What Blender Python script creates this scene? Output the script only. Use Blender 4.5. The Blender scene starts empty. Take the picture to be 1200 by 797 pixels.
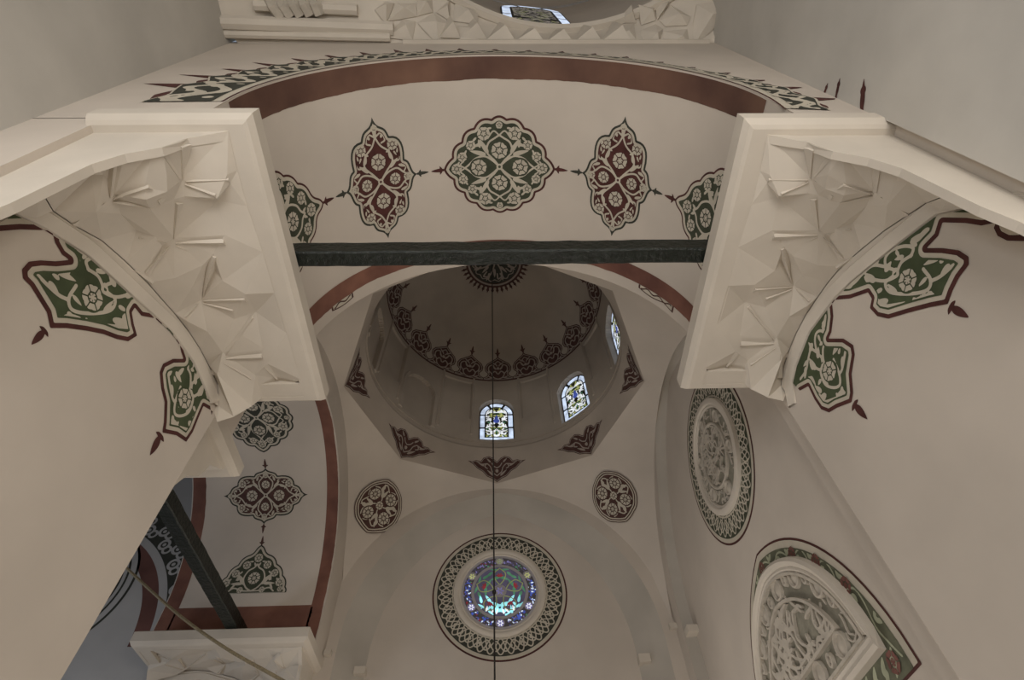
import bpy, math, numpy as np
from mathutils import Matrix, Vector
from mathutils.geometry import delaunay_2d_cdt
S = bpy.context.scene
COL = S.collection
PI = math.pi
# ------------------------------------------------------------------ camera
F_PX, CX, CY = 650.0, 600.0, 398.5
_u = np.array([577 - CX, CY + 68, -F_PX]); _u /= np.linalg.norm(_u)
_d = np.array([597 - CX, CY - 1327, -F_PX]); _d -= _u * _d.dot(_u); _d /= np.linalg.norm(_d)
ROT = np.array([np.cross(_d, _u), _d, _u])
cam = bpy.data.cameras.new('camera')
cam.sensor_width = 36; cam.lens = F_PX / 1200 * 36; cam.clip_start = .01
camo = bpy.data.objects.new('camera', cam); COL.objects.link(camo)
camo.matrix_world = Matrix(ROT.tolist()).to_4x4()
S.camera = camo
# ------------------------------------------------------------------ world, lights, exposure
S.view_settings.view_transform = 'Standard'; S.view_settings.look = 'None'
S.view_settings.gamma = 1.0; S.view_settings.use_curve_mapping = False
S.view_settings.exposure = 0.0
W = bpy.data.worlds.new('sky'); S.world = W; W.use_nodes = True
W.node_tree.nodes['Background'].inputs[0].default_value = (.62, .72, .85, 1)
W.node_tree.nodes['Background'].inputs[1].default_value = .35
def area(name, loc, target, sx, sy, power, col):
    l = bpy.data.lights.new(name, 'AREA'); l.shape = 'RECTANGLE'; l.size = sx; l.size_y = sy
    l.energy = power; l.color = col
    o = bpy.data.objects.new(name, l); COL.objects.link(o); o.location = loc
    o.rotation_euler = (Vector(target) - Vector(loc)).to_track_quat('-Z', 'Y').to_euler()
    return o
# area lamps standing in for daylight from low hall windows, unseen and unbuilt (all below or behind the frame)
area('daylight_standin_back', (-.4, -6.5, 1.6), (-.4, 2, 2.4), 5.0, 3.2, 560, (1.0, .955, .90))
area('daylight_standin_far', (0, 12.7, .6), (0, 6, 2.2), 5.0, 2.2, 265, (1.0, .94, .865))
area('daylight_standin_right', (3.8, -3.2, 1.2), (-3, 0, 3.4), 3.0, 2.4, 215, (1.0, .92, .82))
area('daylight_standin_left', (-4.5, -3.2, 1.4), (3, 0, 4.4), 3.0, 2.4, 205, (.84, .91, 1.0))
area('daylight_standin_left_bay', (-11.5, 7.5, 1.5), (-8.5, 12, 6), 2.5, 2.5, 125, (.82, .89, 1.0))
# ------------------------------------------------------------------ helpers
def proj_ray(x, y): return ROT @ np.array([x - CX, CY - y, -F_PX])
def onX(x, y, X): v = proj_ray(x, y); return v * X / v[0]
def onY(x, y, Y): v = proj_ray(x, y); return v * Y / v[1]
MATS = {}
def mat(name, col, rough=.85, var=.06, bump=.0, scale=2.0, spec=.25, warm=None):
    if name in MATS: return MATS[name]
    m = bpy.data.materials.new(name); m.use_nodes = True
    nt = m.node_tree; b = nt.nodes['Principled BSDF']
    b.inputs['Roughness'].default_value = rough; b.inputs['Specular IOR Level'].default_value = spec
    tc = nt.nodes.new('ShaderNodeTexCoord')
    n = nt.nodes.new('ShaderNodeTexNoise'); n.inputs['Scale'].default_value = scale; n.inputs['Detail'].default_value = 6
    nt.links.new(tc.outputs['Object'], n.inputs['Vector'])
    r = nt.nodes.new('ShaderNodeValToRGB')
    c = np.array(col); lo = c * (1 - var * 1.6); hi = np.minimum(c * (1 + var * 1.2), 1)
    if warm is not None: lo = np.array(warm)
    r.color_ramp.elements[0].position = .3; r.color_ramp.elements[1].position = .7
    r.color_ramp.elements[0].color = (*lo, 1); r.color_ramp.elements[1].color = (*hi, 1)
    nt.links.new(n.outputs['Fac'], r.inputs['Fac']); nt.links.new(r.outputs['Color'], b.inputs['Base Color'])
    if bump:
        n2 = nt.nodes.new('ShaderNodeTexNoise'); n2.inputs['Scale'].default_value = scale * 9; n2.inputs['Detail'].default_value = 5
        nt.links.new(tc.outputs['Object'], n2.inputs['Vector'])
        ma = nt.nodes.new('ShaderNodeMath'); ma.operation = 'MULTIPLY_ADD'; ma.inputs[1].default_value = .25
        nt.links.new(n2.outputs['Fac'], ma.inputs[0]); nt.links.new(n.outputs['Fac'], ma.inputs[2])
        bp = nt.nodes.new('ShaderNodeBump'); bp.inputs['Strength'].default_value = bump; bp.inputs['Distance'].default_value = .05
        nt.links.new(ma.outputs[0], bp.inputs['Height']); nt.links.new(bp.outputs['Normal'], b.inputs['Normal'])
    MATS[name] = m; return m
def glass(name, col, strength):
    if name in MATS: return MATS[name]
    m = bpy.data.materials.new(name); m.use_nodes = True; nt = m.node_tree; b = nt.nodes['Principled BSDF']
    b.inputs['Base Color'].default_value = (*col, 1); b.inputs['Roughness'].default_value = .15
    b.inputs['Emission Color'].default_value = (*col, 1); b.inputs['Emission Strength'].default_value = strength
    n = nt.nodes.new('ShaderNodeTexNoise'); n.inputs['Scale'].default_value = 5
    tc = nt.nodes.new('ShaderNodeTexCoord'); nt.links.new(tc.outputs['Object'], n.inputs['Vector'])
    ma = nt.nodes.new('ShaderNodeMath'); ma.operation = 'MULTIPLY'; ma.inputs[1].default_value = strength * 2
    nt.links.new(n.outputs['Fac'], ma.inputs[0]); nt.links.new(ma.outputs[0], b.inputs['Emission Strength'])
    MATS[name] = m; return m
PLASTER = mat('plaster', (.59, .53, .465), .9, .05, .12, .7)
WHITE = mat('whitewash', (.625, .57, .495), .8, .05, .12, 1.3)
GREYPL = mat('grey_plaster', (.53, .508, .468), .9, .07, .14, .9)
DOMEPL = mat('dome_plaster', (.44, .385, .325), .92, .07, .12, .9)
REVEAL = mat('reveal_plaster', (.47, .435, .385), .9, .06, .1, .9)
BLUEPL = mat('left_bay_plaster', (.48, .47, .46), .9, .05, .1, .8)
MAROON = mat('maroon_paint', (.082, .029, .026), .75, .18, 0, 5)
BROWN = mat('brown_maroon_paint', (.085, .042, .036), .75, .18, 0, 5)
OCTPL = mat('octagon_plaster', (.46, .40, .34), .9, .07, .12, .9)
GREEN = mat('dark_green_paint', (.056, .064, .042), .75, .16, 0, 5)
LEAFG = mat('leaf_green_paint', (.068, .088, .046), .7, .15, 0, 4)
BLACK = mat('black_green_paint', (.05, .052, .042), .75, .15, 0, 4)
CREAM = mat('cream_paint', (.54, .495, .41), .85, .06, 0, 4)
PALEG = mat('pale_green_paint', (.40, .42, .30), .8, .1, 0, 4)
RED = mat('red_border_paint', (.22, .105, .075), .8, .14, .05, 1.4, warm=(.13, .058, .046))
REDDARK = mat('dark_red_border_paint', (.16, .075, .062), .8, .14, .05, 1.4)
BEAMG = mat('beam_green_paint', (.0085, .0125, .0095), .34, .3, .5, 14, .4)
CARPET = mat('carpet', (.34, .28, .21), .95, .1, .1, 6)
IRON = mat('dark_iron', (.03, .027, .025), .5, .2, 0, 8)
ROPE = mat('rope', (.30, .25, .16), .9, .2, .3, 30)
CARVED = mat('carved_plaster', (.50, .455, .39), .85, .08, .1, 6)
CARVEDBG = mat('carved_ground', (.27, .255, .205), .9, .12, .1, 9)

def link(name, me, m=None, parent=None, **props):
    if m is not None and not me.materials: me.materials.append(m)
    o = bpy.data.objects.new(name, me); COL.objects.link(o)
    if parent is not None: o.parent = parent
    for k, v in props.items(): o[k] = v
    return o
def mesh(name, V, F):
    me = bpy.data.meshes.new(name)
    me.from_pydata(np.asarray(V, float).tolist() if len(V) else [], [], F); me.update(); return me
def empty(name, loc=(0, 0, 0), **props):
    o = bpy.data.objects.new(name, None); o.empty_display_size = .2; COL.objects.link(o); o.location = loc
    for k, v in props.items(): o[k] = v
    return o
def smooth(me):
    me.polygons.foreach_set('use_smooth', [True] * len(me.polygons)); me.set_sharp_from_angle(angle=.7); return me
def grid_faces(ny, nx, off=0, closed=False):
    i, j = np.meshgrid(np.arange(ny - 1), np.arange(nx if closed else nx - 1), indexing='ij')
    i = i.ravel(); j = j.ravel(); k = (j + 1) % nx
    return (np.c_[i * nx + j, i * nx + k, (i + 1) * nx + k, (i + 1) * nx + j] + off)
def sheet(P, closed=False):
    P = np.asarray(P, float); ny, nx = P.shape[:2]
    return P.reshape(-1, 3), grid_faces(ny, nx, 0, closed).tolist()
def solid(P, Q, closed=False):
    """two matching grids of points joined into one closed solid"""
    P = np.asarray(P, float); Q = np.asarray(Q, float); ny, nx = P.shape[:2]; n = ny * nx
    F = grid_faces(ny, nx, 0, closed).tolist() + grid_faces(ny, nx, n, closed)[:, ::-1].tolist()
    for i in (0, ny - 1):
        for j in range(nx if closed else nx - 1):
            a, b = i * nx + j, i * nx + (j + 1) % nx
            F.append([a, b, b + n, a + n])
    if not closed:
        for j in (0, nx - 1):
            for i in range(ny - 1):
                a, b = i * nx + j, (i + 1) * nx + j
                F.append([a, b, b + n, a + n])
    return np.concatenate([P.reshape(-1, 3), Q.reshape(-1, 3)]), F
def prism(poly, z0, z1):
    n = len(poly)
    V = [(x, y, z0) for x, y in poly] + [(x, y, z1) for x, y in poly]
    F = [list(range(n))[::-1], list(range(n, 2 * n))] + [[i, (i + 1) % n, n + (i + 1) % n, n + i] for i in range(n)]
    return V, F
def box(a, b):
    return prism([(a[0], a[1]), (b[0], a[1]), (b[0], b[1]), (a[0], b[1])], a[2], b[2])
def join(*parts):
    V, F, o = [], [], 0
    for v, f in parts:
        v = np.asarray(v, float); V.append(v); F += [[i + o for i in q] for q in f]; o += len(v)
    return np.concatenate(V), F
def tube(pts, r, n=8):
    pts = np.asarray(pts, float); V = []
    for i, p in enumerate(pts):
        t = pts[min(i + 1, len(pts) - 1)] - pts[max(i - 1, 0)]; t /= np.linalg.norm(t)
        a = np.cross(t, (0, 0, 1) if abs(t[2]) < .9 else (1, 0, 0)); a /= np.linalg.norm(a); b = np.cross(t, a)
        for k in range(n):
            th = 2 * PI * k / n; V.append(p + r * (a * math.cos(th) + b * math.sin(th)))
    F = grid_faces(len(pts), n, 0, True).tolist()
    F += [list(range(n)), list(range((len(pts) - 1) * n, len(pts) * n))]
    return np.array(V), F
# ------------------------------------------------------------------ painted ornament: 2D fields -> contour meshes
def contour(F, X, Y):
    """marching squares of F>0; returns 2D verts, polygons, boundary segments"""
    F = F.copy(); F[0] = F[-1] = -abs(F[0]) - 1e-4 if False else np.minimum(F[0], -1e-5)
    F[-1] = np.minimum(F[-1], -1e-5); F[:, 0] = np.minimum(F[:, 0], -1e-5); F[:, -1] = np.minimum(F[:, -1], -1e-5)
    ny, nx = F.shape; ins = F > 0; N = ny * nx
    def cross(a, b, pa, pb): t = a / (a - b); return pa + (pb - pa) * t
    with np.errstate(all='ignore'):
        hx = cross(F[:, :-1], F[:, 1:], X[:, :-1], X[:, 1:]); hy = Y[:, :-1]
        vy = cross(F[:-1], F[1:], Y[:-1], Y[1:]); vx = X[:-1]
    P = np.concatenate([np.c_[X.ravel(), Y.ravel()], np.c_[hx.ravel(), hy.ravel()], np.c_[vx.ravel(), vy.ravel()]])
    nh = ny * (nx - 1)
    code = ins[:-1, :-1] * 1 + ins[:-1, 1:] * 2 + ins[1:, 1:] * 4 + ins[1:, :-1] * 8
    polys, segs = [], []
    for c in range(1, 16):
        I, J = np.nonzero(code == c)
        if not len(I): continue
        cid = [I * nx + J, I * nx + J + 1, (I + 1) * nx + J + 1, (I + 1) * nx + J]
        eid = [N + I * (nx - 1) + J, N + nh + I * nx + J + 1, N + (I + 1) * (nx - 1) + J, N + nh + I * nx + J]
        seq, kind = [], []
        for k in range(4):
            a, b = c >> k & 1, c >> (k + 1) % 4 & 1
            if a: seq.append(cid[k]); kind.append(0)
            if a != b: seq.append(eid[k]); kind.append(1)
        polys.append(np.stack(seq, 1))
        for k in range(len(seq)):
            k2 = (k + 1) % len(seq)
            if kind[k] and kind[k2]: segs.append(np.stack([seq[k], seq[k2]], 1))
    if not polys: return None
    used = np.unique(np.concatenate([p.ravel() for p in polys])); rm = np.full(len(P), -1); rm[used] = np.arange(len(used))
    return P[used], [rm[p] for p in polys], (rm[np.concatenate(segs)] if segs else np.zeros((0, 2), int))
def paint_mesh(name, F, X, Y, mapf, lift, thick=0):
    r = contour(F, X, Y)
    if r is None: return None
    P, polys, segs = r
    V = mapf(P[:, 0], P[:, 1], lift); faces = [q for p in polys for q in p.tolist()]
    if thick:
        n = len(V); V = np.concatenate([V, mapf(P[:, 0], P[:, 1], lift - thick)])
        faces += [[a, b, b + n, a + n] for a, b in segs.tolist()]
    return mesh(name, V, faces)
def gridxy(x0, x1, y0, y1, res):
    nx = max(4, int((x1 - x0) / res) + 2); ny = max(4, int((y1 - y0) / res) + 2)
    return np.meshgrid(np.linspace(x0, x1, nx), np.linspace(y0, y1, ny))
def sd_poly(X, Y, pts):
    pts = np.asarray(pts, float); D = np.full(X.shape, 1e9); s = np.zeros(X.shape, bool)
    for (ax, ay), (bx, by) in zip(pts, np.roll(pts, -1, 0)):
        ex, ey = bx - ax, by - ay; L = ex * ex + ey * ey
        if L < 1e-14: continue
        wx, wy = X - ax, Y - ay; t = np.clip((wx * ex + wy * ey) / L, 0, 1)
        D = np.minimum(D, (wx - t * ex) ** 2 + (wy - t * ey) ** 2)
        if ay != by:
            c = (ay > Y) != (by > Y); s ^= c & (X < ex * (Y - ay) / (by - ay) + ax)
    return np.where(s, 1, -1) * np.sqrt(D)          # positive inside
def curve(pts, n=6):
    p = np.asarray(pts, float)
    if len(p) < 3: return p
    q = np.vstack([2 * p[0] - p[1], p, 2 * p[-1] - p[-2]]); out = []
    for i in range(1, len(q) - 2):
        for t in np.linspace(0, 1, n, endpoint=False):
            a, b, c, d = q[i - 1:i + 3]
            out.append(.5 * (2 * b + (c - a) * t + (2 * a - 5 * b + 4 * c - d) * t * t + (3 * b - a - 3 * c + d) * t ** 3))
    return np.array(out + [p[-1]])
def sd_line(X, Y, pts, w):
    p = np.asarray(pts, float); D = np.full(X.shape, 1e9)
    for (ax, ay), (bx, by) in zip(p[:-1], p[1:]):
        ex, ey = bx - ax, by - ay; L = ex * ex + ey * ey + 1e-12
        t = np.clip(((X - ax) * ex + (Y - ay) * ey) / L, 0, 1)
        D = np.minimum(D, (X - ax - t * ex) ** 2 + (Y - ay - t * ey) ** 2)
    return w - np.sqrt(D)
def sd_circ(X, Y, cx, cy, r): return r - np.hypot(X - cx, Y - cy)
def sd_leaf(X, Y, x, y, a, L, w):
    """almond from (x,y) along angle a"""
    c, s = math.cos(a), math.sin(a); u = (X - x) * c + (Y - y) * s; v = -(X - x) * s + (Y - y) * c
    t = np.clip(u / L, 0, 1); h = w * 2.0 * np.sqrt(t + 1e-9) * (1 - t)
    return np.where((u < 0) | (u > L), -np.hypot(np.where(u < 0, u, u - L), v) - 1e-4, h - abs(v))
def flower_field(X, Y, cx, cy, R, n=6, rot=.3):
    dx, dy = X - cx, Y - cy; r = np.hypot(dx, dy); th = np.arctan2(dy, dx) + rot
    f = R * (.88 + .12 * np.sqrt(abs(np.cos(n * th / 2)))) - r
    d = r * abs(np.sin(((th * n / 2 + PI / 2) % PI - PI / 2) / n * 2)); lw = .055 * R
    f = np.minimum(f, np.where(r > .42 * R, d - lw, 9))
    f = np.minimum(f, abs(r - .42 * R) - lw)
    f = np.minimum(f, np.where((r > .16 * R) & (r < .42 * R), r * abs(np.sin((((th + .5) * n / 2 + PI / 2) % PI - PI / 2) / n * 2)) - lw * .8, 9))
    return f
class Orn:
    """one painted or carved ornament: a thing whose layers, flowers and leaves are its parts"""
    def __init__(s, name, label, cat, group, mapf, bbox, res, parent=None, kind=None):
        s.map = mapf; s.X, s.Y = gridxy(*bbox, res); s.res = res; s.name = name; s.root = parent; s.lift = .004
        s.props = dict(label=label, category=cat)
        if group: s.props['group'] = group
        if parent is None: s.root = None
    def base(s, F, m, name=None):
        me = paint_mesh(s.name, F, s.X, s.Y, s.map, s.lift)
        o = link(name or s.name, me, m)
        for k, v in s.props.items(): o[k] = v
        s.root = o; s.lift += .003; return o
    def layer(s, name, F, m, step=.003, thick=0, **kw):
        me = paint_mesh(name, F, s.X, s.Y, s.map, s.lift + thick, thick)
        if me is not None: link(name, me, m, s.root, **kw)
        s.lift += step
    def flower(s, cx, cy, R, m, n=6, rot=.3, name='flower', thick=0):
        X, Y = gridxy(cx - 1.1 * R, cx + 1.1 * R, cy - 1.1 * R, cy + 1.1 * R, R / 13)
        me = paint_mesh(name, flower_field(X, Y, cx, cy, R, n, rot), X, Y, s.map, s.lift + .003 + thick, thick)
        if me is not None: link(name, me, m, s.root)
    def leaf(s, x, y, a, L, w, m, name='leaf'):
        R = L * 1.05
        X, Y = gridxy(x + min(0, math.cos(a) * R) - w * 1.2, x + max(0, math.cos(a) * R) + w * 1.2, y + min(0, math.sin(a) * R) - w * 1.2, y + max(0, math.sin(a) * R) + w * 1.2, max(L / 16, .006))
        me = paint_mesh(name, sd_leaf(X, Y, x, y, a, L, w), X, Y, s.map, s.lift + .003)
        if me is not None: link(name, me, m, s.root)
def U(*fs):
    f = fs[0]
    for g in fs[1:]: f = np.maximum(f, g)
    return f
def arcs(cusps, bul, n=7):
    """closed outline bulging outward between successive cusps; bul per segment"""
    out = []; m = len(cusps)
    for i in range(m):
        a = np.array(cusps[i], float); b = np.array(cusps[(i + 1) % m], float); d = b - a; nrm = np.array([d[1], -d[0]])
        for t in np.linspace(0, 1, n, endpoint=False): out.append(a + d * t + nrm * bul[i] * 4 * t * (1 - t))
    return np.array(out)
def mirror4(q, b):
    """q: quarter cusps from (0,top) side to (right,0), counted clockwise; b: bulges between them"""
    q = [tuple(p) for p in q]; pts = list(q); bl = list(b)
    dn = [(x, -y) for x, y in q[::-1]]
    if abs(q[-1][1]) < 1e-6: dn = dn[1:]
    else: bl.append(b[-1])
    pts += dn; bl += b[::-1]
    lf = [(-x, y) for x, y in pts[::-1]]
    if abs(pts[-1][0]) < 1e-6: lf = lf[1:]
    else: bl.append(b[0])
    bl2 = (list(b) + ([b[-1]] if abs(q[-1][1]) >= 1e-6 else []) + list(b[::-1]))
    lf = lf[:-1] if abs(pts[0][0]) < 1e-6 else lf
    allp = pts + lf
    bl = bl2 + ([b[0]] if abs(pts[-1][0]) >= 1e-6 else []) + bl2[::-1] + ([b[0]] if abs(pts[0][0]) >= 1e-6 else [])
    # clockwise list: outward normal of d=(dx,dy) going clockwise is (-dy,dx)
    return arcs(allp, [-x for x in bl[:len(allp)]])
# ------------------------------------------------------------------ surfaces of the building
AR, AX, AZ = 3.09, .07, 6.77             # near arch barrel: radius, axis x, axis z
def barrel_near(u, v, lift):             # u along the arch from the crown, v along +Y from the middle
    th = u / AR; r = AR - lift
    return np.c_[AX + r * np.sin(th), 3.26 + v, AZ + r * np.cos(th)]
LY = 9.1
def barrel_left(u, v, lift):             # u from the crown towards +Y, v towards +X
    th = u / AR; r = AR - lift
    zz = np.where(u > AR * PI / 2, AZ - (u - AR * PI / 2), AZ + r * np.cos(np.minimum(th, PI / 2)))
    yy = LY + r * np.sin(np.minimum(th, PI / 2))
    return np.c_[yy * 0 - 5.8 + v, yy, zz]
def pierY(s, y): return .07 + s * (4.07 - .075 * (y - 1.4))       # x of the pier face
OC, OR_, OZ = np.array([-.09, 9.12]), 3.82, 10.8      # octagon centre, circumradius, height
BX0, BX1, BY0, BY1 = -4.0, 4.05, 5.2, 13.0
def pointed(s, w, zs, za):
    h = za - zs; c = max((h * h - w * w) / (2 * w), -.5 * w); s = np.minimum(np.abs(s), w)
    return zs + np.sqrt(np.maximum((w + c) ** 2 - (s + c) ** 2, 0))
def oct_r(az):
    a = (az + PI / 8) % (PI / 4) - PI / 8
    a = (az % (PI / 4)) - PI / 8
    return OR_ * math.cos(PI / 8) / np.cos(a)
def square_pt(az):
    sx, cy = np.sin(az), np.cos(az)
    kx = np.where(sx > 0, (BX1 - OC[0]) / np.maximum(sx, 1e-9), (BX0 - OC[0]) / np.minimum(sx, -1e-9))
    ky = np.where(cy > 0, (BY1 - OC[1]) / np.maximum(cy, 1e-9), (BY0 - OC[1]) / np.minimum(cy, -1e-9))
    k = np.minimum(kx, ky); return k, kx < ky
def pend(az, t):
    """pendentive point: az from +Y clockwise, t=0 at the walls, t=1 at the octagon"""
    k, onx = square_pt(az); x, y = k * np.sin(az), k * np.cos(az)
    d = np.where(onx, y, x)
    zb = np.where(~onx & (y > 0), pointed(d, 3.93, 6.3, 10.5), pointed(d, 3.9, 6.3, 10.62))
    ro = oct_r(az); r = k + (ro - k) * t
    q = np.clip(t, 0, 1)
    sph = lambda rr: 6.57 + np.sqrt(np.maximum(5.64 ** 2 - rr * rr, 0))
    z = sph(r) + (OZ - sph(ro)) * q ** 2
    return np.stack([r * np.sin(az) + OC[0], r * np.cos(az) + OC[1], z], -1)
DZ0, DR0, DZ1, DR1, DZA = 12.05, 3.42, 14.95, 3.36, 17.5
DRS = (DR1 ** 2 + (DZA - DZ1) ** 2) / (2 * (DZA - DZ1)); DZC = DZA - DRS
def dome_map(u, v, lift):                # u: azimuth, v: meridian arc length up from the rim
    a0 = math.asin((DZ1 - DZC) / DRS); e = a0 + v / DRS; r = DRS - lift
    return np.c_[OC[0] + r * np.cos(e) * np.sin(u), OC[1] + r * np.cos(e) * np.cos(u), DZC + r * np.sin(e)]
def dome_top(u, v, lift):                # u, v: azimuthal equidistant about the apex
    q = np.hypot(u, v) + 1e-9; e = q / DRS; r = DRS - lift
    return np.c_[OC[0] + r * np.sin(e) * u / q, OC[1] + r * np.sin(e) * v / q, DZC + r * np.cos(e)]
def loft_pt(az, t):                      # octagon cornice: t=0 octagon, t=1 drum circle
    ro = oct_r(az); tt = np.clip(np.asarray(t) / .82, 0, 1); r = ro + (DR0 - .02 - ro) * tt ** .9 + .05 * np.clip((np.asarray(t) - .82) / .06, 0, 1)
    return np.stack([OC[0] + r * np.sin(az), OC[1] + r * np.cos(az), OZ + (DZ0 - OZ) * np.asarray(t) + 0 * r], -1)
# ------------------------------------------------------------------ structure
FLOOR = -1.6
def struct(name, VF, m, sm=False, parent=None):
    me = mesh(name, *VF)
    if sm: smooth(me)
    return link(name, me, m, parent, **({} if parent else {'kind': 'structure'}))
struct('floor', box((-16, -7.2, FLOOR - .3), (6, 14.5, FLOOR)), CARPET)
# right pier and left pier (their inner faces converge slightly, as in the photograph)
def pier_poly(s, out):
    p = [(pierY(s, 1.78), 1.78), (pierY(s, 5.06), 5.06), (pierY(s, 5.06) + s * .1, 5.2), (out, 5.2), (out, 1.46), (pierY(s, 1.46) - s * .06, 1.46), (pierY(s, 1.78) - s * .03, 1.76)]
    return p
struct('wall_right_pier', prism(pier_poly(1, 5.6), FLOOR, 6.0), PLASTER)
struct('wall_left_pier', prism(pier_poly(-1, -7.6), FLOOR, 6.0), PLASTER)
# near arch: near face with the arch cut out, soffit, far face
def arch_curve(n=49, r=AR, zb=5.98):
    th = np.linspace(-PI / 2, PI / 2, n)
    x = AX + r * np.sin(th); z = AZ + r * np.cos(th)
    return np.r_[[[AX - r, zb]], np.c_[x, z], [[AX + r, zb]]]
def loft_rect(c, x0, x1, zt, rows=6):
    """grid from arch curve c (n,2) out to a rectangle"""
    n = len(c); o = np.zeros_like(c); cx = c[:, 0].mean()
    for i, (x, z) in enumerate(c):
        if i == 0: o[i] = (x0, z); continue
        if i == n - 1: o[i] = (x1, z); continue
        dx, dz = x - AX, max(z - AZ, 0) + 1e-9
        k = []
        if dx > 0: k.append((x1 - AX) / dx)
        if dx < 0: k.append((x0 - AX) / dx)
        k.append((zt - AZ) / dz); k = min(k); o[i] = (AX + dx * k, AZ + dz * k)
    t = np.linspace(0, 1, rows)[:, None, None]; return c[None] * (1 - t) + o[None] * t
NX0, NX1, NZT = -4.66, 3.97, 11.25
c = arch_curve(); G = loft_rect(c, NX0 - 1.2, NX1 + 1.2, NZT)
P = np.stack([G[..., 0], np.full(G.shape[:2], 1.46), G[..., 1]], -1); G = loft_rect(arch_curve(r=AR + .12), NX0 - 1.2, NX1 + 1.2, NZT); Q = np.stack([G[..., 0], np.full(G.shape[:2], 1.9), G[..., 1]], -1)
struct('wall_near_arch', solid(P, Q), PLASTER)
P = np.stack([np.stack([c[:, 0], np.full(len(c), y), c[:, 1]], -1) for y in np.linspace(1.475, 5.19, 13)])
c2 = arch_curve(r=AR + .5); Q = np.stack([np.stack([c2[:, 0], np.full(len(c), y), c2[:, 1]], -1) for y in np.linspace(1.475, 5.19, 13)])
struct('ceiling_near_vault', solid(P, Q), PLASTER, True)
G = loft_rect(c, -5, 5, 11.4); P = np.stack([G[..., 0], np.full(G.shape[:2], 5.2), G[..., 1]], -1); G = loft_rect(arch_curve(r=AR + .12), -5, 5, 11.4); Q = np.stack([G[..., 0], np.full(G.shape[:2], 4.9), G[..., 1]], -1)
struct('wall_bay_front', solid(P, Q), PLASTER)
# left arch (towards the left bay), same profile turned a quarter
cl = np.c_[c[:, 0] - AX + LY, c[:, 1]]
for nm, x0, x1 in (('ceiling_left_vault', -7.585, -4.015),):
    P = np.stack([np.stack([np.full(len(cl), x), cl[:, 0], cl[:, 1]], -1) for x in np.linspace(x0, x1, 13)])
    q = np.c_[c2[:, 0] - AX + LY, c2[:, 1]]
    Q = np.stack([np.stack([np.full(len(cl), x), q[:, 0], q[:, 1]], -1) for x in np.linspace(x0, x1, 13)])
    struct(nm, solid(P, Q), PLASTER, True)
G = loft_rect(c, -4.2 + AX, 4.4 + AX, 11.4); G[..., 0] += LY - AX
G9 = loft_rect(arch_curve(r=AR + .12), -4.2 + AX, 4.4 + AX, 11.4); G9[..., 0] += LY - AX
P = np.stack([np.full(G.shape[:2], -4.0), G[..., 0], G[..., 1]], -1); Q = np.stack([np.full(G.shape[:2], -4.3), G9[..., 0], G9[..., 1]], -1)
struct('wall_bay_left', solid(P, Q), PLASTER)
P = np.stack([np.full(G.shape[:2], -7.3), G9[..., 0], G9[..., 1]], -1); Q = np.stack([np.full(G.shape[:2], -7.6), G[..., 0], G[..., 1]], -1)
struct('wall_left_bay_side', solid(P, Q), BLUEPL)
struct('wall_far_pier', prism([(-4.0, 13.06), (-7.6, 13.06), (-7.6, 14), (-4.0, 14)], FLOOR, 6.0), PLASTER)
# far wall with a splayed pointed blind arch; right wall with a shallower one
def blind_wall(name, plane, axis_c, w0, zs0, za0, w1, zs1, za1, d, half, ztop, m):
    """plane(s, dep, z) -> xyz; outer arch (w0..) at depth 0, inner arch (w1..) at depth d"""
    n = 41; tt = np.linspace(-1, 1, n); tt = np.sign(tt) * (1 - (1 - abs(tt)) ** 1.7)
    def cur(w, zs, za): s = tt * w; return np.r_[[[-w, FLOOR]], np.c_[s, pointed(s, w, zs, za)], [[w, FLOOR]]]
    a, b = cur(w0, zs0, za0), cur(w1, zs1, za1)
    o = a.copy(); o[1:-1, 1] = ztop; o[:, 0] = a[:, 0] * half / w0
    o[0] = (-half, FLOOR); o[-1] = (half, FLOOR)
    rows = [o * (1 - t) + a * t for t in np.linspace(0, 1, 5)]
    front = np.stack([plane(r[:, 0], 0 * r[:, 0], r[:, 1]) for r in rows])
    back = np.stack([plane(r[:, 0], 0 * r[:, 0] + d + .5, r[:, 1]) for r in rows])
    root = struct(name, solid(front, back), m)
    rev = np.stack([plane(*(lambda r: (r[:, 0], 0 * r[:, 0] + d * t, r[:, 1]))(a * (1 - t) + b * t)) for t in np.linspace(0, 1, 4)])
    revb = rev.copy() + (plane(np.zeros(1), np.array([.25]), np.zeros(1)) - plane(np.zeros(1), np.zeros(1), np.zeros(1)))[0]
    struct('arch_reveal', solid(rev, revb), REVEAL, True, root)
    ctr = np.array([[0, FLOOR]]); rr = [b * (1 - t) + np.c_[b[:, 0] * 0, np.maximum(b[:, 1] * (1 - t), 0) * 0 + FLOOR] * t for t in np.linspace(0, 1, 8)]
    tym = np.stack([plane(r[:, 0], 0 * r[:, 0] + d, r[:, 1]) for r in rr]); tyb = np.stack([plane(r[:, 0], 0 * r[:, 0] + d + .4, r[:, 1]) for r in rr])
    struct('tympanum', solid(tym, tyb), m, False, root)
    return root
FARD, RD = .35, .25
far_plane = lambda s, dep, z: np.stack([s + .0, BY1 + dep, z], -1)
right_plane = lambda s, dep, z: np.stack([BX1 + dep, 9.0 - s, z], -1)
blind_wall('wall_far', far_plane, 0, 3.75, 6.3, 10.5, 3.1, 6.0, 10.05, FARD, 4.3, 11.2, PLASTER)
blind_wall('wall_right', right_plane, 0, 3.5, 6.3, 10.72, 3.46, 6.2, 10.64, RD, 4.05, 11.2, PLASTER)
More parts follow.
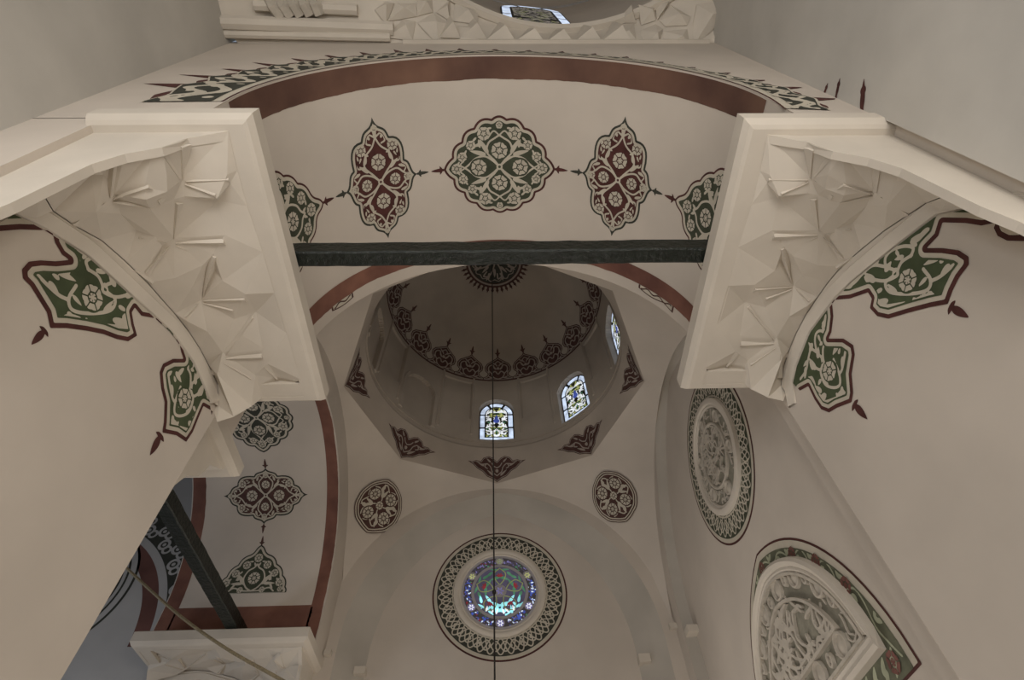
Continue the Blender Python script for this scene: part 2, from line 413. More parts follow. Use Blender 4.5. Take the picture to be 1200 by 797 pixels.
# pendentives
az = np.concatenate([np.linspace(k * PI / 4, (k + 1) * PI / 4, 28, endpoint=False) for k in range(8)])
tv = 1 - np.cos(np.linspace(0, PI / 2, 36)); 
A, T = np.meshgrid(az, tv); P = pend(A, T); Q = P.copy(); Q[..., 2] += .35; Q[..., :2] = (P[..., :2] - OC) * 1.04 + OC
struct('ceiling_pendentives', solid(P, Q, True), PLASTER, True)
# octagonal cornice rising to the round drum
A, T = np.meshgrid(az, np.array([0, .04, .15, .3, .45, .6, .72, .80, .84, .88, 1.0])); P = loft_pt(A, T)
Q = P.copy(); Q[..., :2] = (P[..., :2] - OC) * 1.1 + OC
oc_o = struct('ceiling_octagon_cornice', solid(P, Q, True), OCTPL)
# drum: eight arched openings (five glazed in view, the others blind) and sunk panels between
NA, NZ = 720, 117
A, T = np.meshgrid(np.linspace(0, 2 * PI, NA, endpoint=False), np.linspace(0, 1, NZ))
Z = DZ0 + (DZ1 - DZ0) * T; R = DR0 + (DR1 - DR0) * T
dep = np.zeros_like(R)
for k in range(8):
    da = (A - k * PI / 4 + PI) % (2 * PI) - PI; s = da * 3.4
    hw = .56; zt = 13.42
    inside = (abs(s) < hw) & (Z > 12.2) & ((Z < zt) | (np.hypot(s, (Z - zt)) < hw))
    dep = np.where(inside, .30 if k in (0, 1, 2, 3) else .10, dep)
    halo = (abs(s) < hw + .13) & (Z > 12.2) & ((Z < zt) | (np.hypot(s, (Z - zt)) < hw + .13)) & ~inside
    dep = np.where(halo, -.03 if k >= 4 else .0, dep)
    db = (A - (k + .5) * PI / 4 + PI) % (2 * PI) - PI; s = db * 3.4
    dep = np.where((abs(s) < .50) & (Z > 12.98) & (Z < 14.75), .06, dep)
    dep = np.where((abs(s) > .52) & (abs(s) < .58) & (Z > 12.35), -.035, dep)
R2 = R + dep
P = np.stack([OC[0] + R2 * np.sin(A), OC[1] + R2 * np.cos(A), Z], -1)
Q = np.stack([OC[0] + (R + .55) * np.sin(A), OC[1] + (R + .55) * np.cos(A), Z], -1)
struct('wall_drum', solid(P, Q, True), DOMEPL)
A, T = np.meshgrid(np.linspace(0, 2 * PI, 96, endpoint=False), np.linspace(0, DRS * (PI / 2 - math.asin((DZ1 - DZC) / DRS)) - .004, 24))
P = dome_map(A.ravel(), T.ravel(), 0).reshape(*A.shape, 3); Q = dome_map(A.ravel(), T.ravel(), -.4).reshape(*A.shape, 3)
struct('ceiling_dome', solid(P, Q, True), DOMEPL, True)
# hall where the camera stands: side walls, back wall, triangle belt, ring and dome
struct('wall_left', box((NX0 - .5, -6.6, FLOOR), (NX0, 1.46, 12.4)), GREYPL)
struct('wall_right_hall', box((NX1, -6.6, FLOOR), (NX1 + .5, 1.46, 12.4)), GREYPL)
struct('wall_back', box((NX0 - .5, -7.1, FLOOR), (NX1 + 2.5, -6.6, 13.2)), GREYPL)
RC, RR, RZ, RB = np.array([1.25, -2.72]), 4.1, 11.9, 11.12
def sq2(az):
    x0, x1, y0, y1 = NX0 - RC[0], 5.4 - RC[0], -6.6 - RC[1], 1.46 - RC[1]
    sx, cy = np.sin(az), np.cos(az)
    kx = np.where(sx > 0, x1 / np.maximum(sx, 1e-9), x0 / np.minimum(sx, -1e-9)); ky = np.where(cy > 0, y1 / np.maximum(cy, 1e-9), y0 / np.minimum(cy, -1e-9))
    return np.minimum(kx, ky)
az2 = np.linspace(0, 2 * PI, 160, endpoint=False)
A, T = np.meshgrid(az2, np.linspace(0, 1, 8)); K = sq2(A)
rr = K + (RR - K) * T ** 1.0; zz = RB + (RZ - RB) * T
P = np.stack([RC[0] + rr * np.sin(A), RC[1] + rr * np.cos(A), zz], -1); Q = P.copy(); Q[..., 2] += .5
struct('ceiling_hall_transition', solid(P, Q, True), WHITE)
A, T = np.meshgrid(az2, np.linspace(0, 1, 4)); P = np.stack([RC[0] + (RR + .05 * (T > .01)) * np.sin(A), RC[1] + (RR + .05 * (T > .01)) * np.cos(A), RZ + 5 * T], -1); Q = P.copy(); Q[..., :2] = (P[..., :2] - RC) * 1.12 + RC
struct('wall_hall_drum', solid(P, Q, True), PLASTER)
A, T = np.meshgrid(az2, np.linspace(0, PI / 2 - .001, 14)); P = np.stack([RC[0] + RR * np.cos(T) * np.sin(A), RC[1] + RR * np.cos(T) * np.cos(A), RZ + 5 + 3.4 * np.sin(T)], -1); Q = P.copy(); Q[..., :] = (P - np.array([*RC, RZ])) * 1.08 + np.array([*RC, RZ])
struct('ceiling_hall_dome', solid(P, Q, True), PLASTER, True)
# left bay beyond the left arch
struct('wall_left_bay_far', box((-16, 13.0, FLOOR), (-7.4, 13.4, 13)), BLUEPL)
struct('wall_left_bay_outer', box((-16.3, 4.6, FLOOR), (-15.9, 13.4, 13)), BLUEPL)
struct('wall_left_bay_near', box((-16, 4.8, FLOOR), (-7.4, 5.2, 13)), BLUEPL)
struct('ceiling_left_bay', box((-16.2, 4.8, 12.6), (-7.0, 13.4, 13)), BLUEPL)
# imposts at the feet of the blind arches
for i, (a, b) in enumerate([((BX1 + .01, 12.2, 6.02), (BX1 + .3, 12.95, 6.16)), ((3.08, 13.12, 5.82), (3.34, 13.40, 6.0)), ((-3.3, 13.12, 5.75), (-3.05, 13.40, 5.9)), ((-3.98, 12.85, 6.05), (-3.82, 13.05, 6.15)), ((3.88, 12.85, 6.42), (4.06, 13.02, 6.54))]):
    o = link('trim_%d' % (i + 1), mesh('impost', *box(a, b)), WHITE, kind='structure')
#@@OBJECTS
# ------------------------------------------------------------------ corbels (muqarnas brackets)
ZIN = 5.72
def zarc(s, y):
    if s > 0: ya, za = (1.5, 1.77, 1.85, 2.04, 2.51, 3.1, 3.4, 4.0, 4.5, 4.73, 4.86, 5.06), (3.7, 4.1, 4.43, 4.73, 5.015, 5.35, 5.48, 5.63, 5.58, 5.5, 5.28, 4.8)
    else: ya, za = (1.5, 1.69, 2.04, 2.44, 3.02, 3.72, 4.24, 4.83, 5.0, 5.06), (3.9, 4.3, 4.6, 4.88, 5.13, 5.43, 5.52, 5.47, 5.38, 5.1)
    return np.interp(y, ya, za)
def xin(y): return 2.82 - .012 * (y - 1.58)
YCAP = 1.60
MQ = dict(  # vertices of the faceted field: pixel of the facet corner, depth it is cut in
 L0=(903, 158, 0), L1=(894, 200, 0), L2=(884, 240, 0), L3=(868, 290, 0), L4=(856, 335, 0), L5=(843, 380, 0), L6=(828, 432, 0),
 F1=(850, 440, 0), F2=(866, 446, 0), F3=(880, 456, .05), F4=(900, 466, 0), F5=(918, 470, .05),
 M1=(946, 167, 0), M1b=(955, 171, .02), M2=(976, 178, 0), M3=(987, 180, 0), M4=(1019, 186, 0), M5=(1032, 189, .02), M6=(1057, 198, 0),
 R1=(1085, 238, 0), R2=(1036, 270, 0), R3=(985, 313, 0), R4=(958, 348, 0), R5=(933, 390, 0), R6=(918, 430, 0), R7=(915, 452, 0), R45=(944, 369, 0), R56=(925, 409, 0), R12=(1062, 253, 0), R23=(1009, 292, 0), R34=(970, 331, 0), R0=(1115, 226, 0),
 N1=(950, 212, .17), B1=(902, 205, 0), B3=(913, 230, 0), B2=(899, 214, -.03), D1=(948, 227, .02), D1b=(959, 230, .06), C=(967, 221, -.02), E=(985, 238, -.02), U1=(970, 205, 0),
 N2=(1024, 227, .17), N2a=(989, 229, 0), N2b=(992, 219, .05), H2=(1015, 242, -.01), K1=(1040, 240, 0), K0=(1050, 212, 0), V2=(1066, 214, .06),
 N3=(960, 274, .16), B4=(912, 232, .0), B5=(905, 270, 0), B6=(914, 277, .02), B7=(918, 289, 0), B8=(929, 299, -.03), G1=(972, 277, -.02), H1=(980, 268, 0), W2=(1000, 262, .05),
 N4=(930, 339, .14), P1=(891, 346, 0), P2=(884, 334, 0), P3=(897, 360, 0), P4=(908, 318, .03), P5=(946, 358, -.02), P6=(919, 300, 0), P7=(958, 312, .05), P8=(940, 322, -.01),
 N5=(910, 399, .12), Q1=(867, 394, 0), Q2=(876, 423, 0), Q3=(873, 354, 0), Q4=(888, 379, .03), Q5=(917, 419, -.02), Q6=(902, 408, 0), Q7=(850, 430, 0), Q8=(862, 412, 0), Q9=(925, 372, .04))
MQE = 'L0-N1 M1-N1 M1b-N1 M2-N1 B1-N1 B3-N1 D1-N1 D1-N3 D1b-N3 B4-N3 B4-B5 B5-N3 B6-N3 B7-N3 M3-N2 M4-N2 M5-N2 N2a-N2 N2b-N2 E-N2 E-N3 C-N1 C-E N2a-C U1-M2 U1-C U1-N2b H2-N2 K1-N2 K0-N2 H1-N3 H1-H2 H1-R3 H2-R2 K1-R1 G1-N3 P6-N4 P1-N4 P3-N4 P4-N4 P5-N4 P8-N4 Q3-N5 Q1-N5 Q2-N5 Q4-N5 Q5-N5 Q9-N5 P3-Q3 Q1-Q3 Q8-Q2 Q7-Q8 Q2-F2 Q5-F4 P2-P1 P4-P2 P8-P7 B8-P6 L0-M1 M1-M2 M2-M3 M3-M4 M4-M6'.split()
z8 = lambda x, y: (790 + x * .4768, 110 + y * .4768)
RIDGES = [((341, 132), (335, 208), .08), ((226, 210), (328, 212), .075), ((393, 150), (342, 208), .05), ((395, 256), (345, 214), .05), ((258, 248), (330, 218), .05), ((345, 255), (356, 338), .07),
          ((505, 178), (497, 244), .08), ((408, 222), (490, 247), .07), ((580, 300), (508, 254), .05), ((400, 268), (488, 252), .05), 
          ((240, 350), (352, 347), .075), ((270, 388), (352, 352), .05), ((418, 408), (366, 352), .05), ((440, 330), (372, 345), .05), ((195, 480), (290, 474), .07), ((335, 512), (300, 480), .05), ((265, 378), (290, 466), .06), ((222, 505), (290, 480), .05),
          ((160, 615), (246, 614), .07), ((275, 650), (256, 618), .05), ((185, 668), (250, 624), .05), ((180, 520), (246, 606), .05), ((128, 672), (160, 640), .06), ((255, 700), (262, 640), .06), ((395, 430), (440, 400), .05), ((330, 560), (300, 610), .05)]
_k = list(MQ)
def field_3d():
    """corner points of the carved field: fixed on slab lip, closing panel and pier, relaxed in between, then cut in"""
    pts = [Vector((MQ[k][0], -MQ[k][1])) for k in _k]
    E = [(_k.index(a), _k.index(b)) for a, b in (e.split('-') for e in MQE)]
    r = delaunay_2d_cdt(pts, E, [], 0, 1e-5)
    px = [(p.x, -p.y) for p in r[0]]; nm = [_k[o[0]] if o else None for o in r[3]]; n = len(px); P = np.zeros((n, 3)); fix = np.zeros(n, bool)
    for i, (x, y) in enumerate(px):
        v = proj_ray(x, y); k = nm[i]
        if k is None: P[i] = v * (3.4 / v[1] * .9); continue
        if k[0] == 'L': P[i] = v * ((ZIN - .006) / v[2]) + np.array([-.03, 0, 0]); fix[i] = True
        elif k[0] == 'M' or k == 'R0': P[i] = v * (YCAP / v[1]); fix[i] = True
        elif k[0] == 'R':
            t = (.07 + 4.07 + .105 - .05) / (v[0] + .075 * v[1]); P[i] = v * t; fix[i] = True
        elif k[0] == 'F': P[i] = v * (4.92 / v[1]); fix[i] = True
        else: P[i] = v * (3.2 / v[1])
    ring = [MQ[k][:2] for k in 'L0 L1 L2 L3 L4 L5 L6 F1 F2 F3 F4 F5 R7 R6 R56 R5 R45 R4 R34 R3 R23 R2 R12 R1 R0 M6 M5 M4 M3 M2 M1b M1'.split()]
    cen = np.array([[sum(px[i][0] for i in f) / 3, sum(px[i][1] for i in f) / 3] for f in r[2]]); keep = sd_poly(cen[:, :1], cen[:, 1:], ring).ravel() > 0
    tris = [list(f) for f, q in zip(r[2], keep) if q]; adj = [set() for _ in range(n)]
    for f in tris:
        for a in f: adj[a] |= set(f) - {a}
    V = np.array([proj_ray(*p) for p in px])
    for _ in range(400):
        for i in range(n):
            if not fix[i] and adj[i]: m = P[list(adj[i])].mean(0); P[i] = V[i] * (m @ V[i]) / (V[i] @ V[i])
    up = np.array([.45, .1, .88])
    for i in range(n):
        if not fix[i]: P[i] += up * (MQ[nm[i]][2] * .8 if nm[i] else .03)
    global field_hit
    def field_hit(x, y):
        v = proj_ray(x, y); best = None
        for f in tris:
            a, b, c_ = P[f[0]], P[f[1]], P[f[2]]; M = np.array([b - a, c_ - a, -v]).T
            if abs(np.linalg.det(M)) < 1e-12: continue
            q = np.linalg.solve(M, -a); e = max(0, -q[0], -q[1], q[0] + q[1] - 1)
            if best is None or e < best[0]: best = (e, v * q[2])
        return best[1]
    return P, tris, {k: P[i] for i, k in enumerate(nm) if k}
FV, FF, FK = field_3d()
RH = {(o_, n_): [field_hit(*z8(*o_)), field_hit(*z8(*n_))] for o_, n_, w0 in RIDGES}
def side(s, V):
    V = np.array(V, float).reshape(-1, 3).copy()
    if s < 0:
        for p in V:
            y = 1.37 + (p[1] - 1.44) * (5.12 - 1.37) / (5.02 - 1.44); xp = pierY(1, p[1]); t = min(max((p[0] - 2.82) / (xp - 2.82), 0), 1)
            p[2] += t * (zarc(-1, y) - zarc(1, p[1])) if 1.7 < p[1] < 4.8 else t * (-.12 if p[1] > 4 else .1); p[0] = .14 - p[0]; p[1] = y
    return V
def corbel_parts(s):
    """local meshes of a corbel in the coordinates of the near arch, s=+1 right, -1 left"""
    sx = lambda x: x if s > 0 else .14 - x
    y0, y1 = (1.44, 5.02) if s > 0 else (1.37, 5.12)
    out = {}
    def mir(V): V = np.array(V, float); V[:, 0] = [sx(x) for x in V[:, 0]]; return V
    # slab: chamfered fascia over a plain lip, and the masonry behind
    xo = 4.12
    def ring(d, z): return [(2.52 + d, y0 + d, z), (xo, y0 + d, z), (xo, y1 - d * .6, z), (2.52 + d, y1 - d * .6, z)]
    V = ring(.06, 6.03) + ring(.0, 5.99) + ring(.0, 5.80) + ring(.05, 5.74) + ring(.09, ZIN)
    V += [(xin(y0) - .0, y0 + .17, ZIN), (xo, y0 + .17, ZIN), (xo, y1 - .12, ZIN), (xin(y1), y1 - .12, ZIN)]
    V += [(xin(y0) + .03, y0 + .2, 6.0), (xo, y0 + .2, 6.0), (xo, y1 - .15, 6.0), (xin(y1) + .03, y1 - .15, 6.0)]
    F = [[0, 1, 2, 3]]
    for r in range(6):
        for i in range(4): a, b = r * 4 + i, r * 4 + (i + 1) % 4; F.append([a, b, b + 4, a + 4])
    F.append([24, 25, 26, 27][::-1]); out['slab'] = (mir(V), F)
    n = len(FV); A = side(s, FV); B = A + np.array([.10 * s, 0, .16]); B[:, 2] = np.minimum(np.maximum(B[:, 2], A[:, 2] + .03), 6.2)
    bnd = {}
    for f in FF:
        for a, b in zip(f, f[1:] + f[:1]): bnd[(a, b)] = 1
    rim = [(a, b) for a, b in bnd if (b, a) not in bnd]
    out['muqarnas_field'] = (np.vstack([A, B]), [f for f in FF] + [[i + n for i in f] for f in FF] + [[a, b, b + n, a + n] for a, b in rim])
    bars = []; dn = np.array([-.42 * s, -.1, -.88]); dn /= np.linalg.norm(dn)
    for o_, n_, w0 in RIDGES:
        a, b = side(s, RH[(o_, n_)]); t = b - a; t /= np.linalg.norm(t); w = np.cross(t, dn); w /= np.linalg.norm(w)
        Vb = [a + w * w0 - dn * .04, a + dn * w0 * .55 + t * .03, a - w * w0 - dn * .04, b + w * .012 - dn * .04, b + dn * .015, b - w * .012 - dn * .04]
        bars.append((Vb, [[0, 1, 2], [3, 4, 5], [0, 1, 4, 3], [1, 2, 5, 4]]))
    out['rib'] = bars
    out['end_filler'] = (mir(box((2.76, y1 - .34, 5.727), (3.70, y1 - .105, 6.0))[0]), box((0, 0, 0), (1, 1, 1))[1])
    ra = side(s, [FK[k] for k in 'R0 R1 R12 R2 R23 R3 R34 R4 R45 R5 R56 R6 R7'.split()]); fl = []
    for p in ra: y = min(max(p[1], 1.56), 4.88); fl.append([p + np.array([0, 0, -.012]), (sx(pierY(1, y) - .02), y, zarc(s, y) + .06), (sx(pierY(1, y) + .05), y, zarc(s, y) + .3)])
    out['fillet'] = sheet(fl)
    # moulded rim following the painted arc
    ya = np.r_[np.linspace(1.62, 4.4, 40), np.linspace(4.45, 4.86, 16)]; rows = []
    for y in ya:
        d = .02; sl = (zarc(s, y + d) - zarc(s, y - d)) / (2 * d); nz = 1 / math.hypot(1, sl); ny = -sl * nz; zz = zarc(s, y); xp = pierY(1, y)
        prof = [(xp + .05, .012), (xp - .025, .015), (xp - .04, .05), (xp - .045, .10), (xp - .06, .14), (xp - .03, .17), (xp + .05, .2)]
        rows.append([(sx(a), max(y + ny * b, 1.56), zz + nz * b) for a, b in prof])
    out['arc_moulding'] = sheet(rows)
    # near closing panel under the slab
    e = [FK[k] for k in ('L0', 'M1', 'M2', 'M4', 'M6', 'R0')]; xr = pierY(1, 1.5) + .02
    ex = [onY(x_, y_, YCAP) for x_, y_ in ((1150, 243), (1195, 261), (1260, 292))]
    poly = [(2.80, 5.9)] + [(p[0], p[2]) for p in e + ex] + [(xr + .05, ex[-1][2] - .1), (xr + .05, 5.9)]
    V = [(x, YCAP - .005, z) for x, z in poly] + [(x, YCAP + .07, z) for x, z in poly]; m = len(poly)
    out['closing_panel'] = (side(s, V), [list(range(m)), list(range(m, 2 * m))] + [[i, (i + 1) % m, (i + 1) % m + m, i + m] for i in range(m)])
    return out
def corbel(s, label, M=None, first=None):
    root = empty('corbel_bracket', label=label, category='corbel', group='carved corbels under the arches')
    if first is None:
        for nm, vf in corbel_parts(s).items():
            if nm == 'rib':
                for b in vf: link('rib', mesh('rib', *b), WHITE, root)
            else:
                me = mesh(nm, *vf)
                if nm == 'arc_moulding': smooth(me)
                link(nm, me, WHITE, root)
    else:
        for ch in first.children:
            c = ch.copy(); COL.objects.link(c); c.parent = root
    if M is not None: root.matrix_world = M
    return root
cr = corbel(1, 'cream carved corbel on the right pier with deep star-cut facets under its slab')
cl_ = corbel(-1, 'cream carved corbel on the left pier with soft worn star facets under its slab')
def turn(a, src, dst): return Matrix.Translation(dst) @ Matrix.Rotation(a, 4, 'Z') @ Matrix.Translation(-Vector(src))
corbel(1, 'low cream corbel at the bottom left carrying the far foot of the side arch', turn(PI / 2, (2.52, 1.44, 0), (-3.98, 11.55, 0)), cr)
corbel(-1, 'shaded cream corbel behind the left pier, below the painted side arch', turn(PI / 2, (-2.38, 1.37, 0), (-3.98, 6.65, 0)), cl_)
# ------------------------------------------------------------------ tie beams
def beam(label, a, b, w, h, m):
    a = np.array(a, float); b = np.array(b, float); t = (b - a) / np.linalg.norm(b - a); n = np.array([-t[1], t[0], 0.]); rng = np.random.RandomState(3)
    k = 40; rows = []
    for i in range(k):
        c = a + (b - a) * i / (k - 1); j = rng.uniform(-.006, .006, 4)
        prof = [(-w + .02, 0), (w - .02, 0), (w, .02), (w, h - .02), (w - .02, h), (-w + .02, h), (-w, h - .02), (-w, .02)]
        rows.append([c + n * (p + j[0]) + np.array([0, 0, q + j[1]]) for p, q in prof])
    V, F = sheet(rows, True); F += [list(range(8)), list(range((k - 1) * 8, k * 8))]
    return link('tie_beam', mesh('tie_beam', V, F), m, label=label, category='beam', kind='thing')
beam('dark green wooden tie beam spanning the near arch between the two corbels', (-3.0, 3.10, 6.02), (3.1, 3.10, 6.02), .1, .27, BEAMG)
beam('dark green wooden tie beam slanting under the side arch at the lower left', (-5.62, 6.0, 6.02), (-5.62, 12.2, 6.02), .13, .27, BEAMG)
# ------------------------------------------------------------------ red painted borders of the vault soffits
def soffit_band(name, label, mapf, u0, u1, v0, v1, m, nu=150):
    u, v = np.meshgrid(np.linspace(u0, u1, nu), np.linspace(v0, v1, 3))
    rng = np.random.RandomState(int(abs(v0) * 100)); w = np.convolve(.02 * rng.randn(nu + 8), np.ones(9) / 9, 'valid')
    v[1:, :] += w * np.array([[.0], [1.]]) if True else 0
    P = mapf(u.ravel(), v.ravel(), .004).reshape(3, nu, 3)
    return P
UM = AR * PI / 2 + .7
def band(label, pieces, m, parent_name='painted_border', cat='painted border', group='red borders of the arches'):
    root = None
    for i, (mapf, u0, u1, v0, v1) in enumerate(pieces):
        P = soffit_band('x', '', mapf, u0, u1, v0, v1, m); Vv, Ff = sheet(P)
        if root is None: root = link(parent_name, mesh(parent_name, Vv, Ff), m, label=label, category=cat, group=group)
        else: link('border_strip', mesh('border_strip', Vv, Ff), m, root)
    return root
UQ = AR * PI / 2
REDN = mat('worn_red_border_paint', (.165, .092, .064), .8, .2, .05, .9, warm=(.085, .044, .036))
band('wide red-brown painted border along the near edge of the front arch', [(barrel_near, -UQ, UQ, -1.775, -1.44)], REDN)
band('red-brown painted border along the far edge of the front arch, below the beam', [(barrel_near, -UQ, UQ, 1.42, 1.72)], RED)
band('red painted frame edging the side arch soffit at the lower left', [(barrel_left, -UQ, UM, 1.50, 1.775), (barrel_left, -UQ, UM, -1.775, -1.46), (barrel_left, UQ - .05, UM, -1.5, 1.55)], RED)
# ------------------------------------------------------------------ soffit medallions
def medal_crown(name, label, mapf, u0, v0, g, m_line, m_ground, group):
    mp = lambda u, v, l: mapf(u0 + u * g[0], v0 + v * g[1], l)
    o = Orn(name, label, 'painted medallion', group, mp, (-1.05, 1.05, -.93, .93), .013)
    q = [(.13, .82), (.44, .68), (.66, .46), (.84, .20), (1.0, 0)]
    out = mirror4(q, [-.04, .14, .13, .11, .10, .06][1:] and [.21, .20, .20, .09])
    D = sd_poly(o.X, o.Y, out)
    o.base(D, m_line); o.layer('cream_band', D - .038, CREAM); o.layer('ground', D - .085, m_ground)
    X, Y = o.X, o.Y; L = []
    for sx in (1, -1):
        for sy in (1, -1):
            a = lambda p: curve([(x * sx, y * sy) for x, y in p])
            L += [sd_line(X, Y, a([(0, 0), (.12, .11), (.26, .19), (.42, .16), (.54, .06), (.62, 0)]), .016), sd_line(X, Y, a([(0, 0), (.10, .13), (.22, .26), (.19, .42), (.08, .50), (0, .55)]), .016)]
            L += [sd_line(X, Y, a([(.62, 0), (.70, .06), (.64, .12)]), .013), sd_line(X, Y, a([(0, .55), (.1, .62), (.2, .5)]), .013)]
            for x, y, an, l, w in [(.20, .24, 60, .30, .05), (.24, .22, 15, .30, .05), (.30, .42, -20, .2, .035), (.34, .34, 80, .16, .03), (.40, .52, -45, .12, .025), (.58, .31, -60, .12, .022), (.71, .12, -50, .1, .02), (.13, .67, -5, .1, .022), (.02, .66, 70, .09, .022)]:
                t = math.radians(an); L.append(sd_leaf(X, Y, x * sx, y * sy, math.atan2(math.sin(t) * sy, math.cos(t) * sx), l, w))
    f = np.minimum(U(*L), D - .10)
    f = np.maximum(np.minimum(f, -sd_circ(X, Y, 0, 0, .055)), np.minimum(sd_circ(X, Y, 0, 0, .055), -sd_circ(X, Y, 0, 0, .025)))
    for x, y, r in [(0, .29, .16), (0, -.29, .16), (.37, 0, .155), (-.37, 0, .155)]: f = np.minimum(f, -sd_circ(X, Y, x, y, r + .012))
    o.layer('vine_scroll', f, CREAM)
    for x, y, r in [(0, .29, .145), (0, -.29, .145), (.37, 0, .14), (-.37, 0, .14)]: o.flower(x, y, r, CREAM, 6)
    for sx in (1, -1):
        for sy in (1, -1):
            for x, y, r in [(.27, .58, .115), (.50, .39, .085), (.66, .20, .085)]: o.flower(x * sx, y * sy, r, CREAM, 5, .3 * sx)
        o.flower(.77 * sx, 0, .095, CREAM, 6); o.flower(0, .72 * sx, .06, CREAM, 5)
    return o
def finial(mapf, u, v, du, dv, m, L=.2):
    """small tulip finial painted outside a medallion, pointing along (du,dv)"""
    L *= 1.1; a = math.atan2(dv, du)
    X, Y = gridxy(u - L * 1.1, u + L * 1.1, v - L * 1.1, v + L * 1.1, .011)
    f = U(sd_leaf(X, Y, u, v, a, L, .17 * L), sd_leaf(X, Y, u + .14 * L * du, v + .14 * L * dv, a + 1.1, .36 * L, .10 * L), sd_leaf(X, Y, u + .14 * L * du, v + .14 * L * dv, a - 1.1, .36 * L, .10 * L), sd_circ(X, Y, u + .03 * L * du, v + .03 * L * dv, .09 * L))
    return paint_mesh('finial', f, X, Y, mapf, .004)
def add_finials(o, mapf, lst):
    for u, v, du, dv, m, L in lst:
        me = finial(mapf, u, v, du, dv, m, L)
        if me: link('finial', me, m, o.root)
RQ = [(0, 1.03), (.27, .70), (.49, .42), (.50, .30), (.69, 0)]
def ogee(a, b, k, n=8):
    a, b = np.array(a, float), np.array(b, float); d = b - a; nrm = np.array([-d[1], d[0]])
    return [a + d * t + nrm * k * math.sin(2 * PI * t) * .5 for t in np.linspace(0, 1, n, endpoint=False)]
def red_outline(W_=.69, H_=1.03):
    q = []
    P = [(0, 1), (.36, .70), (.40, .66), (.70, .42), (.72, .30), (1, 0)]
    q += ogee((0, 1), (.37, .68), -.14)
    q += list(arcs([(.37, .68), (.70, .28)], [-.30, 0])[:7])
    q += ogee((.70, .28), (1, 0), .15)
    q = [(x * W_, y * H_) for x, y in q]; pts = q + [(W_, 0)] + [(x, -y) for x, y in q[::-1]]
    return np.array(pts + [(-x, y) for x, y in pts[::-1][1:-1]])
def medal_red(name, label, mapf, u0, v0, m_line, m_ground, group):
    mp = lambda u, v, l: mapf(u0 + u, v0 + v, l)
    o = Orn(name, label, 'painted medallion', group, mp, (-.74, .74, -1.08, 1.08), .012)
    D = sd_poly(o.X, o.Y, red_outline()); o.base(D, m_line); o.layer('cream_band', D - .034, CREAM); o.layer('ground', D - .072, m_ground)
    X, Y = o.X, o.Y; L = []
    for sx in (1, -1):
        for sy in (1, -1):
            a = lambda p: curve([(x * sx, y * sy) for x, y in p])
            L += [sd_line(X, Y, a([(0, 0), (.12, .14), (.26, .30), (.22, .46), (.08, .58), (0, .72)]), .015), sd_line(X, Y, a([(0, 0), (.14, .12), (.32, .17), (.44, .08), (.56, 0)]), .015),
                  sd_line(X, Y, a([(0, .72), (.12, .78), (.17, .66), (.10, .62)]), .014), sd_line(X, Y, a([(.26, .30), (.38, .30), (.42, .42)]), .013), sd_line(X, Y, a([(.44, .08), (.5, .18), (.42, .22)]), .012)]
            for x, y, an, l, w in [(.20, .20, 40, .22, .04), (.24, .34, 100, .18, .035), (.36, .22, -20, .16, .03), (.30, .46, -60, .1, .02), (.1, .70, 60, .12, .03), (.0, .74, 75, .13, .026), (.36, .42, 80, .09, .02), (.16, .46, 20, .1, .02)]:
                t = math.radians(an); L.append(sd_leaf(X, Y, x * sx, y * sy, math.atan2(math.sin(t) * sy, math.cos(t) * sx), l, w))
    f = np.minimum(U(*L), D - .085)
    f = np.maximum(np.minimum(f, -sd_circ(X, Y, 0, 0, .05)), np.minimum(sd_circ(X, Y, 0, 0, .05), -sd_circ(X, Y, 0, 0, .022)))
    for x, y, r in [(0, .33, .15), (0, -.33, .15), (.27, 0, .12), (-.27, 0, .12)]: f = np.minimum(f, -sd_circ(X, Y, x, y, r + .01))
    o.layer('vine_scroll', f, CREAM)
    for s in (1, -1):
        o.flower(0, .33 * s, .135, CREAM, 6); o.flower(.27 * s, 0, .10, CREAM, 6); o.flower(.5 * s, 0, .07, CREAM, 5); o.flower(0, .86 * s, .06, CREAM, 5)
        for t in (1, -1): o.flower(.29 * s, .57 * t, .095, CREAM, 6, .5)
    return o
def half_outline(W_, H_):
    q = [(0, H_)] ; c = [(0, H_), (.28 * W_, .80 * H_), (.56 * W_, .60 * H_), (.80 * W_, .36 * H_), (.95 * W_, .12 * H_), (W_, 0)]
    r = np.array(ogee(c[0], c[1], .1)).tolist()
    for a, b in zip(c[1:-1], c[2:]): r += arcs([a, b], [-.14, 0])[:7].tolist()
    r.append((W_, 0)); return np.array(r + [(-x, y) for x, y in r[::-1][:-1]])
def half_closed(W_, H_):
    p = half_outline(W_, H_); k = int(np.argmax((p[:, 0] >= W_ - 1e-6) & (p[:, 1] <= 1e-6)))
    return np.vstack([p[:k + 1], [(W_, -.5), (-W_, -.5)], p[k + 1:]])
